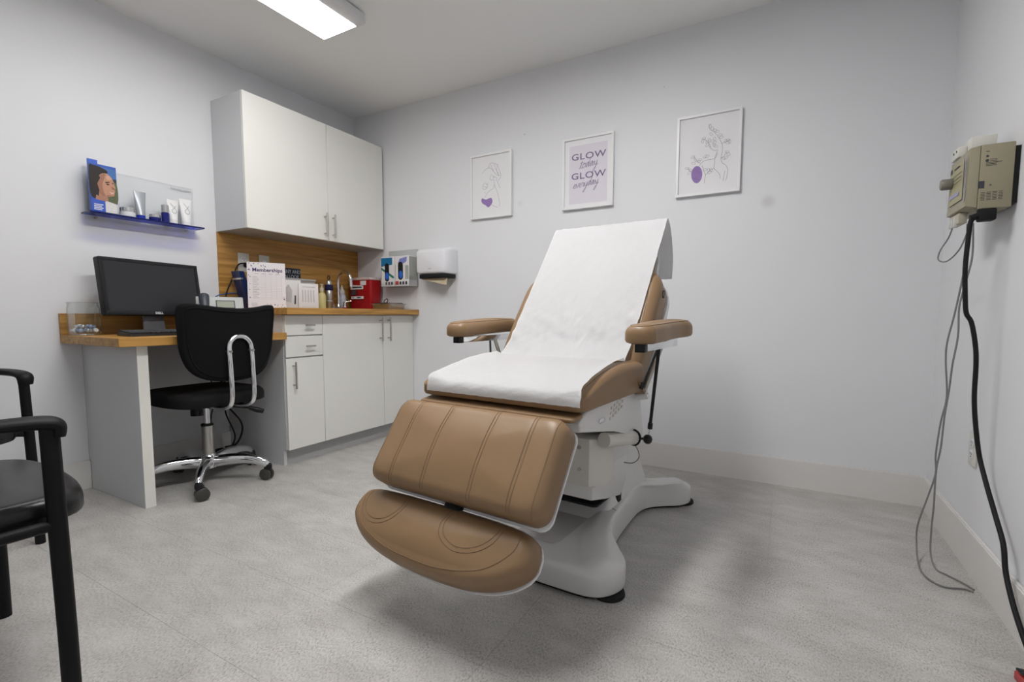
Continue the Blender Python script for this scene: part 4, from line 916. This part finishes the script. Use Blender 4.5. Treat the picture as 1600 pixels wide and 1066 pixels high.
for k in range(14): flat(bm, rect(.028, .062-.010*(k % 3 == 1), .062+.0098*k, .0645+.0098*k), Mv, .0005)
for k in range(16): flat(bm, rect(.068, .190, .056+.0098*k, .0566+.0098*k), Mv, .0004)
for k in range(4): flat(bm, rect(.098+.03*k, .0986+.03*k, .056, .203), Mv, .0004); flat(bm, rect(.06+.038*k-.02, .083+.038*k-.02, .208, .211), Mv, .0004)
for k in range(4): flat(bm, rect(.018, .05, .012+.006*k, .014+.006*k), Mv, .0004)
finish('price_table', bm, mat('table_grey', (.42, .40, .45), .6), t, True, 0)['kind'] = 'stuff'
bm = nb(); rr = random.Random(2)
for k in range(34):
    if k < 10: u, v = rr.uniform(.008, .10), hv-rr.uniform(.006, .026)
    elif k < 18: u, v = rr.uniform(.005, .016), rr.uniform(.05, .25)
    elif k < 29: u, v = rr.uniform(.10, wv-.006), rr.uniform(.006, .026)
    else: u, v = wv-rr.uniform(.005, .014), rr.uniform(.03, .08)
    flat(bm, ell(u, v, rr.uniform(.002, .0048), rr.uniform(.0015, .0035), 8, rr.uniform(0, 3)), Mv, .0005)
finish('flower_border', bm, mat('plum_print', (.10, .05, .13), .6, var=.5, vscale=150), t, True, 0)['kind'] = 'stuff'
# blue leaflet rack behind the sign
t = thing('leaflet_rack', 'dark blue leaflet rack behind the Memberships sign', 'rack', (.10, -1.01, ZC))
bm = nb(); prism(bm, [(-1.062, 1.139), (-1.030, 1.139), (-.958, ZC), (-1.005, ZC)], .06, .066, lambda u, v, h: (h, u, v)); prism(bm, [(-1.062, 1.139), (-1.030, 1.139), (-.958, ZC), (-1.005, ZC)], .134, .14, lambda u, v, h: (h, u, v)); prism(bm, [(-1.062, 1.139), (-1.056, 1.139), (-.999, ZC), (-1.005, ZC)], .066, .134, lambda u, v, h: (h, u, v))
finish('side_frame', bm, mat('navy_plastic', (.012, .03, .12), .25), t, True)
bm = nb(); prism(bm, [(-1.050, 1.13), (-1.040, 1.13), (-.97, ZC+.004), (-.99, ZC+.004)], .070, .130, lambda u, v, h: (h, u, v)); finish('leaflets', bm, mat('leaflet_brown', (.35, .26, .20), .5, var=.4, vscale=30), t, True)
bm = nb(); box(bm, (.055, -1.0535, 1.088), (.145, -1.040, 1.098)); finish('clip', bm, m_silver, t, True)
# navy lettered sign, grey file box, brochures
t = thing('navy_sign', 'navy sign with pale capital letters against the oak backsplash', 'sign', (.03, -.66, ZC))
bm = nb(); box(bm, (.022, -.76, ZC), (.036, -.553, 1.196), .001, 1); finish('board', bm, mat('navy_board', (.006, .009, .022), .35), t, True)
for i, s_ in enumerate(('ANY AND', 'N LOOK')):
    bm = text_bm(s_, .036, plane_map((.0364, -.622, 1.160-.034*i), (0, 1, 0), (0, 0, 1)), xs=.82); finish('lettering', bm, mat('pale_lettering', (.45, .48, .52), .5), t, True, 0)['kind'] = 'stuff'
t = thing('file_box', 'grey document box behind the brochures on the worktop', 'box', (.10, -.62, ZC))
bm = nb(); box(bm, (.045, -.76, ZC), (.135, -.512, 1.105), .002, 1); finish('box_body', bm, mat('file_grey', (.40, .40, .41), .45), t, True)
bm = nb(); box(bm, (.043, -.762, 1.1055), (.138, -.507, 1.121), .002, 1); finish('box_lid', bm, mat('file_lid', (.48, .47, .46), .35), t, True)
t = thing('brochure', 'white brochure with a grey figure, between the sign and the price card', 'brochure', (.19, -.745, ZC))
Mv, wv = at2((.165, -.806), (.215, -.690)); bm = nb(); prism(bm, rect(0, wv, 0, .188), -.012, 0, Mv, bev=.001); finish('cover', bm, m_card, t, True)
bm = nb(); flat(bm, [(.02, .05), (.065, .04), (.072, .12), (.05, .16), (.025, .13)], Mv, .0005); finish('figure', bm, mat('pale_grey_print', (.52, .51, .52), .5, var=.2, vscale=80), t, True, 0)
bm = nb(); flat(bm, [(.082, .03), (.092, .03), (.094, .085), (.086, .09)], Mv, .0006); finish('dark_figure', bm, m_dk, t, True, 0)
t = thing('price_card', 'small white price list in a clear frame, right of the brochure', 'card', (.24, -.63, ZC))
Mv, wv = at2((.222, -.7135), (.262, -.590)); hv = .168; bm = nb(); prism(bm, rect(0, wv, .0, hv), -.006, 0, Mv, bev=.001); finish('card', bm, mat('card_white', (.79, .78, .79), .4), t, True)
bm = nb(); flat(bm, rect(.025, wv-.02, hv-.026, hv-.020), Mv, .0005)
for k in range(5): flat(bm, rect(.022+.018*k, .030+.018*k, .045, .125), Mv, .0005)
flat(bm, rect(.015, wv-.015, .012, .014), Mv, .0005); finish('price_table', bm, mat('faint_print', (.56, .55, .58), .6), t, True, 0)['kind'] = 'stuff'
# bottles by the sink
def bottle(name, x, y, prof, ma, label, extra=(), cat='bottle'):
    t = thing(name, label, cat, (x, y, ZC)); bm = nb(); lathe(bm, [(r, h) for r, h in prof], (x, y, ZC)); finish('body', bm, ma, t, True)
    for nm, pr, m_ in extra:
        bm = nb(); lathe(bm, pr, (x, y, ZC)); finish(nm, bm, m_, t, True)
    return t
bottle('soap_bottle', .16, -.478, [(.024, .0003), (.027, .004), (.027, .098), (.020, .112), (.012, .118), (.012, .124)], mat('yellow_soap', (.62, .54, .24), .25, var=.03), 'pale yellow soap bottle on the worktop beside the price card', [('neck_cap', [(.014, .1242), (.014, .15), (.010, .152)], mat('clear_cap', (.62, .58, .42), .3)), ('pump', [(.006, .1522), (.006, .17), (.012, .172), (.012, .178)], mat('clear_cap2', (.6, .57, .45), .3))])
t = bottle('spray_flask', .17, -.424, [(.024, .0003), (.026, .003), (.026, .10), (.026, .132), (.024, .135)], m_steel, 'steel flask with a navy band and looped cap beside the soap bottle', [('navy_band', [(.0275, .1355), (.0290, .138), (.0290, .172), (.026, .175)], mat('navy_band', (.008, .012, .06), .3)), ('cap', [(.018, .1755), (.018, .195), (.010, .206), (.006, .21)], m_silver), ('foot_ring', [(.0262, .055), (.029, .057), (.029, .062), (.0262, .064)], m_silver)])
bm = nb(); tube(bm, [(.17+.012*math.cos(a), -.424+.0*a, ZC+.225+.014*math.sin(a)) for a in [2*math.pi*k/12 for k in range(12)]], .003, n=6, sm=2, closed=True); finish('cap_loop', bm, m_black, t, True)
t = bottle('squeeze_bottle', .054, -.205, [(.026, .0003), (.030, .004), (.031, .06), (.028, .10), (.020, .122), (.013, .128)], mat('pale_bottle', (.58, .62, .70), .3, var=.25, vscale=60), 'white and pale blue squeeze bottle behind the faucet', [('nozzle_cap', [(.021, .1235), (.020, .145), (.012, .155), (.008, .175), (.004, .188)], m_cream)])
# faucet
t = thing('faucet', 'chrome gooseneck faucet with two lever handles on the worktop', 'faucet', (.115, -.295, ZC)); fx, fy = .115, -.295
bm = nb(); prism(bm, rrect(fx-.026, fx+.026, fy-.085, fy+.085, .024), ZC, ZC+.016, bev=.005); finish('base_plate', bm, m_chrome, t, True)
bm = nb(); lathe(bm, [(.018, .0165), (.017, .03), (.012, .04)], (fx, fy, ZC)); tube(bm, [(fx, fy, ZC+.03), (fx, fy, ZC+.12), (fx, fy, ZC+.20), (fx+.012, fy, ZC+.243), (fx+.04, fy, ZC+.270), (fx+.07, fy, ZC+.276), (fx+.10, fy, ZC+.268), (fx+.127, fy, ZC+.240), (fx+.136, fy, ZC+.205), (fx+.138, fy, ZC+.178)], .0118, n=16); cyl(bm, (fx+.138, fy, ZC+.180), (fx+.138, fy, ZC+.165), .0135, n=16); finish('spout', bm, m_chrome, t, True)
for s in (-1, 1):
    bm = nb(); lathe(bm, [(.017, .0165), (.016, .03), (.012, .045), (.013, .055), (.006, .06)], (fx, fy+s*.06, ZC)); tube(bm, [(fx, fy+s*.06, ZC+.052), (fx+.012, fy+s*.075, ZC+.060), (fx+.03, fy+s*.10, ZC+.066)], [.008, .006, .005], n=10); finish('lever', bm, m_chrome, t, True)
# sharps container
t = thing('sharps_container', 'red plastic sharps container with white lid in the worktop corner', 'container', (.18, -.09, ZC))
m_redp = mat('red_plastic', (.36, .008, .012), .3, var=.05); sx0, sx1, sy0, sy1 = .060, .30, -.150, -.028
bm = nb(); b2 = nb(); rings = []
for k, z in ((.010, .0003), (.008, .01), (.0, .215), (0, .225)): rings.append([b2.verts.new((x, y, ZC+z)) for x, y in rrect(sx0+k, sx1-k, sy0+k, sy1-k*.6, .018, 4)])
for a, b_ in zip(rings, rings[1:]):
    for k in range(len(a)): b2.faces.new((a[k], a[(k+1) % len(a)], b_[(k+1) % len(a)], b_[k]))
b2.faces.new(rings[0][::-1]); b2.faces.new(rings[-1]); join(bm, b2); finish('body', bm, m_redp, t, True)
bm = nb(); prism(bm, rrect(sx0-.004, sx1+.004, sy0-.004, sy1+.003, .02), ZC+.2255, ZC+.242, bev=.004); prism(bm, rrect(sx0+.03, sx1-.09, sy0+.02, sy1-.02, .015), ZC+.242, ZC+.249, bev=.003); finish('lid', bm, mat('pinkish_lid', (.62, .50, .50), .35), t, True)
Mq = plane_map((sx0, sy0-.0006, ZC), (1, 0, 0), (0, 0, 1)); k_ = .0035
for nm, P, c_ in (('label', [(.03, .155), (.165, .155), (.165, .182), (.165, .182), (.03, .19)], 'w'), ('label', [(.135, .186), (.195, .186), (.195, .219), (.135, .219)], 'w'), ('label', rect(.04, .17, .082, .102), 'w'), ('black_label', rect(.04, .09, .112, .150), 'k')):
    P = list(dict.fromkeys(P)); bm = nb(); prism(bm, P, .0, .0012, lambda u, v, h: Mq(u, v, h+.0062*(1-v/.22))); finish(nm, bm, m_card if c_ == 'w' else m_dk, t, True)
bm = nb(); flat(bm, rect(.05, .15, .165, .175), lambda u, v, h: Mq(u, v, .0062*(1-v/.22)+.0016)); flat(bm, rect(.10, .14, .088, .097), lambda u, v, h: Mq(u, v, .0062*(1-v/.22)+.0016)); flat(bm, rect(.05, .065, .088, .096), lambda u, v, h: Mq(u, v, .0062*(1-v/.22)+.0016)); finish('small_print', bm, m_dk, t, True, 0)['kind'] = 'stuff'
# instrument tray
t = thing('instrument_tray', 'shallow steel instrument tray on the right end of the worktop', 'tray', (.46, -.14, ZC)); bm = nb(); rings = []
for hx, hy, z in ((.085, .075, .0004), (.088, .078, .0004), (.094, .084, .038), (.106, .096, .040), (.106, .096, .0425), (.092, .082, .0415), (.086, .076, .003), (.08, .07, .003)): rings.append([bm.verts.new((.465+u, -.135+v, ZC+z)) for u, v in rrect(-hx, hx, -hy, hy, .02, 4)])
for a, b_ in zip(rings, rings[1:]):
    for k in range(len(a)): bm.faces.new((a[k], a[(k+1) % len(a)], b_[(k+1) % len(a)], b_[k]))
bm.faces.new(rings[0][::-1]); bm.faces.new(rings[-1]); finish('pan', bm, m_steel, t, True)
t = thing('tubing', 'dark coiled tubing with a loop lying on the instrument tray', 'tubing', (.46, -.14, ZC+.043))
bm = nb(); tube(bm, [(.38, -.19, ZC+.0465), (.43, -.16, ZC+.0475), (.46, -.15, ZC+.050), (.468, -.145, ZC+.066), (.455, -.14, ZC+.078), (.438, -.14, ZC+.074), (.43, -.145, ZC+.060), (.445, -.15, ZC+.049), (.50, -.12, ZC+.0465), (.555, -.08, ZC+.0465)], .003, n=8); finish('tube', bm, m_rubber, t, True)

# ------------------------------------------------------------------ under the desk: power unit and leads
t = thing('power_strip', 'black power unit on the floor under the desk behind the task chair', 'power strip', (.16, -1.20, 0))
bm = nb(); box(bm, (.10, -1.36, .0006), (.20, -1.10, .048), .008); finish('case', bm, m_black, t, True)
for k in range(3):
    bm = nb(); box(bm, (.135, -1.33+.08*k, .0485), (.175, -1.285+.08*k, .085), .006); finish('plug', bm, m_rubber, t, True)
bm = nb(); tube(bm, [(.15, -1.16, .075), (.16, -1.14, .15), (.14, -1.18, .30), (.12, -1.16, .45), (.11, -1.2, .60), (.11, -1.24 , .725)], .0045, n=8); solo('power_lead', bm, m_rubber, 'black lead hanging behind the task chair, rightmost of the three', 'cord', 'black leads under the desk')
bm = nb(); tube(bm, [(.15, -1.31, .08), (.14, -1.27, .16), (.10, -1.24, .28), (.12, -1.22, .42), (.09, -1.27, .58), (.09, -1.30 , .725)], .0035, n=8); solo('power_lead', bm, m_rubber, 'black lead hanging behind the task chair, leftmost of the three', 'cord', 'black leads under the desk')
bm = nb(); tube(bm, [(.155, -1.20, .087), (.20, -1.15, .11), (.22, -1.13, .22), (.17, -1.19, .34), (.12, -1.25, .44), (.16, -1.18, .50), (.12, -1.16, .62), (.1, -1.18 , .725)], .005, n=8); solo('power_lead', bm, m_rubber, 'thick black lead hanging behind the task chair, middle of the three', 'cord', 'black leads under the desk')

# ------------------------------------------------------------------ device on the right wall
m_beige = mat('beige_enamel', (.31, .28, .19), .42, var=.02); m_beige2 = mat('beige_front', (.33, .30, .21), .42, var=.02)
t = thing('wall_device', 'beige electrical control unit hung on the right wall', 'control unit', (3.56, -.69, 1.205)); x0, x1, y0, y1, z0, z1 = 3.506, 3.612, -.785, -.585, 1.205, 1.398
bm = nb(); box(bm, (x0+.028, y0, z0), (x1, y1, z1), .003); finish('rear_case', bm, m_beige, t, True)
bm = nb(); prism(bm, [(x0, z0+.012), (x0+.0275, z0+.004), (x0+.0275, z1-.001), (x0+.004, z1-.006)], y0, y1, lambda u, v, h: (u, h, v), bev=.002); fc = finish('front_case', bm, m_beige2, t, True)
bm = nb(); box(bm, (x1+.0005, y0+.008, z0+.012), (W-.0005, y1-.012, z1-.012)); finish('wall_bracket', bm, m_black, t, True)
Mf = plane_map((x0-.0008, y0, z0), (0, -1, 0), (0, 0, 1))       # front face, u negative towards the back wall
bm = nb(); prism(bm, [(-.17, .04), (-.03, .04), (-.03, .165), (-.17, .165)], .0003, .0016, lambda u, v, h: Mf(u, v, h)+Vector((-.0005, 0, 0))); finish('front_label', bm, mat('olive_label', (.37, .34, .20), .45), fc, True)
bm = nb(); flat(bm, rect(-.16, -.06, .060, .072), Mf, .0034); flat(bm, rect(-.012, -.004, .03, .17), Mf, .0034); finish('lavender_print', bm, mat('lavender_print', (.34, .33, .50), .5), fc, True, 0)['kind'] = 'stuff'
bm = nb(); flat(bm, rect(-.165, -.145, .145, .160), Mf, .0035); flat(bm, rect(-.125, -.07, .150, .155), Mf, .0035)
for k in range(3): flat(bm, rect(-.16, -.04, .128-.012*k, .1295-.012*k), Mf, .0035)
finish('small_print', bm, m_dk, fc, True, 0)['kind'] = 'stuff'
bm = nb(); lathe(bm, [(.017, 0), (.018, .004), (.018, .026), (.015, .030), (.004, .031)], (x0-.003, -.640, 1.318), axis=(-1, 0, 0), n=24); finish('knob', bm, mat('knob_grey', (.20, .19, .16), .45), t, True)
Mz = plane_map((x0, y0-.0004, z0), (1, 0, 0), (0, 0, 1))
bm = nb()
flat(bm, rect(.028, .041, .062, .084), Mz); finish('black_square', bm, m_dk, t, True, 0)
bm = nb()
flat(bm, rect(.040, .048, .170, .172), Mz); flat(bm, ell(.0435, .157, .0035, .0035, 8), Mz); flat(bm, ell(.0435, .144, .0042, .0042, 10), Mz)
for k in range(5): flat(bm, rect(.041 if k > 1 else .050, .066+.012*(k == 2), .146-.0045*k, .1475-.0045*k), Mz)
for k in range(6):
    for c_ in range(4): flat(bm, rect(.034+.0135*c_, .044+.0135*c_, .048-.0045*k, .0495-.0045*k), Mz)
flat(bm, [(.052, .068), (.058, .068), (.055, .073)], Mz); finish('small_print', bm, m_dk, t, True, 0)['kind'] = 'stuff'
bm = nb(); box(bm, (x0+.006, -.70, z0-.028), (x0+.028, -.60, z0+.006), .002); finish('socket_block', bm, mat('socket_beige', (.46, .43, .34), .45), t, True)
bm = nb()
for y in (-.615, -.64, -.668): box(bm, (x0+.001, y-.008, z0-.034), (x0+.010, y+.004, z0-.004), .001)
finish_each('jack', bm, mat('jack_white', (.60, .59, .56), .4), t, True)
# white box sitting on top of the unit
t = thing('pen_holder', 'white plastic holder mounted just above the beige control unit', 'holder', (3.57, -.66, 1.3985))
bm = nb(); box(bm, (3.530, -.700, 1.3985), (3.592, -.60, 1.450), .004); hb = finish('body', bm, mat('ivory_plastic', (.66, .65, .60), .4), t, True)
bm = nb(); box(bm, (3.507, -.665, 1.3987), (3.5295, -.585, 1.432), .003); finish('front_step', bm, mat('ivory_plastic', (.66, .65, .60)), t, True)
bm = nb()
for k in range(2): cyl(bm, (3.5068, -.65+.03*k, 1.42), (3.5058, -.65+.03*k, 1.42), .004, n=10)
finish_each('hole', bm, m_hole, t, True)
# cords
bm = nb(); box(bm, (3.540, -.792, 1.168), (3.580, -.755, 1.2045), .005); cyl(bm, (3.545, -.775, 1.186), (3.522, -.775, 1.180), .011, .009, n=12)
tube(bm, [(3.530, -.775, 1.181), (3.524, -.775, 1.165), (3.522, -.775, 1.123), (3.52, -.775, 1.024), (3.526, -.775, .924), (3.531, -.775, .883), (3.545, -.775, .853), (3.558, -.775, .783), (3.563, -.775, .722), (3.566, -.775, .60), (3.582, -.78, .457), (3.59, -.823, .378), (3.59, -.93, .295), (3.592, -.995, .236), (3.592, -1.028, .167), (3.594, -1.084, .105), (3.598, -1.142, .055), (3.602, -1.19, .022), (3.603, -1.25, .008), (3.603, -1.40, .008)], [.008]+[.0065]*19, n=10)
solo('mains_cord', bm, m_rubber, 'thick black mains cord hanging from the beige control unit to the floor', 'cord')
m_gcord = mat('grey_cord', (.20, .20, .20), .5)
bm = nb(); tube(bm, [(3.512, -.640, 1.172), (3.505, -.632, 1.14), (3.492, -.60, 1.10), (3.49, -.60, 1.07), (3.50, -.66, 1.06), (3.515, -.72, 1.09), (3.525, -.745, 1.14), (3.528, -.75, 1.172)], .0022, n=8); solo('jumper_cable', bm, m_gcord, 'thin grey cable looped under the beige control unit', 'cable')
bm = nb(); tube(bm, [(3.535, -.70, 1.174), (3.541, -.692, 1.072), (3.536, -.683, .989), (3.526, -.675, .884), (3.514, -.667, .786), (3.516, -.658, .72), (3.527, -.65, .598), (3.518, -.642, .506), (3.513, -.633, .39), (3.518, -.625, .319), (3.504, -.617, .232), (3.483, -.608, .118), (3.480, -.625, .045), (3.474, -.706, .0045), (3.48, -.79, .004), (3.513, -.831, .004), (3.565, -.815, .004), (3.586, -.823, .004)], .0028, n=8); solo('handpiece_cord', bm, m_gcord, 'thin grey cord hanging from the control unit, left strand curving on the floor', 'cord', 'grey cords of the control unit')
bm = nb(); tube(bm, [(3.544, -.72, 1.172), (3.55, -.712, 1.069), (3.541, -.705, .988), (3.531, -.698, .905), (3.535, -.69, .809), (3.528, -.683, .712), (3.526, -.675, .624), (3.521, -.668, .534), (3.519, -.66, .42), (3.513, -.652, .338), (3.515, -.645, .209), (3.515, -.637, .113), (3.515, -.65, .035), (3.520, -.70, .0045), (3.543, -.734, .004), (3.574, -.772, .004), (3.592, -.806, .004)], .0028, n=8); solo('handpiece_cord', bm, m_gcord, 'thin grey cord hanging from the control unit, right strand nearer the wall', 'cord', 'grey cords of the control unit')
# red thing at the very edge of the picture
t = thing('foot_pedal', 'red foot pedal at the right edge of the floor, mostly outside the picture', 'pedal', (3.567, -1.355, 0), R(180))
bm = nb(); prism(bm, [(-.10, .0006), (.10, .0006), (.10, .055), (.06, .06), (-.10, .02)], -.018, .018, lambda u, v, h: (h, u, v), bev=.004); finish('body', bm, mat('red_pedal', (.45, .02, .02), .4), t)
bm = nb(); prism(bm, [(-.09, .027), (.05, .066), (.05, .072), (-.09, .033)], -.018, .018, lambda u, v, h: (h, u, v), bev=.001); finish('tread', bm, m_rubber, t)
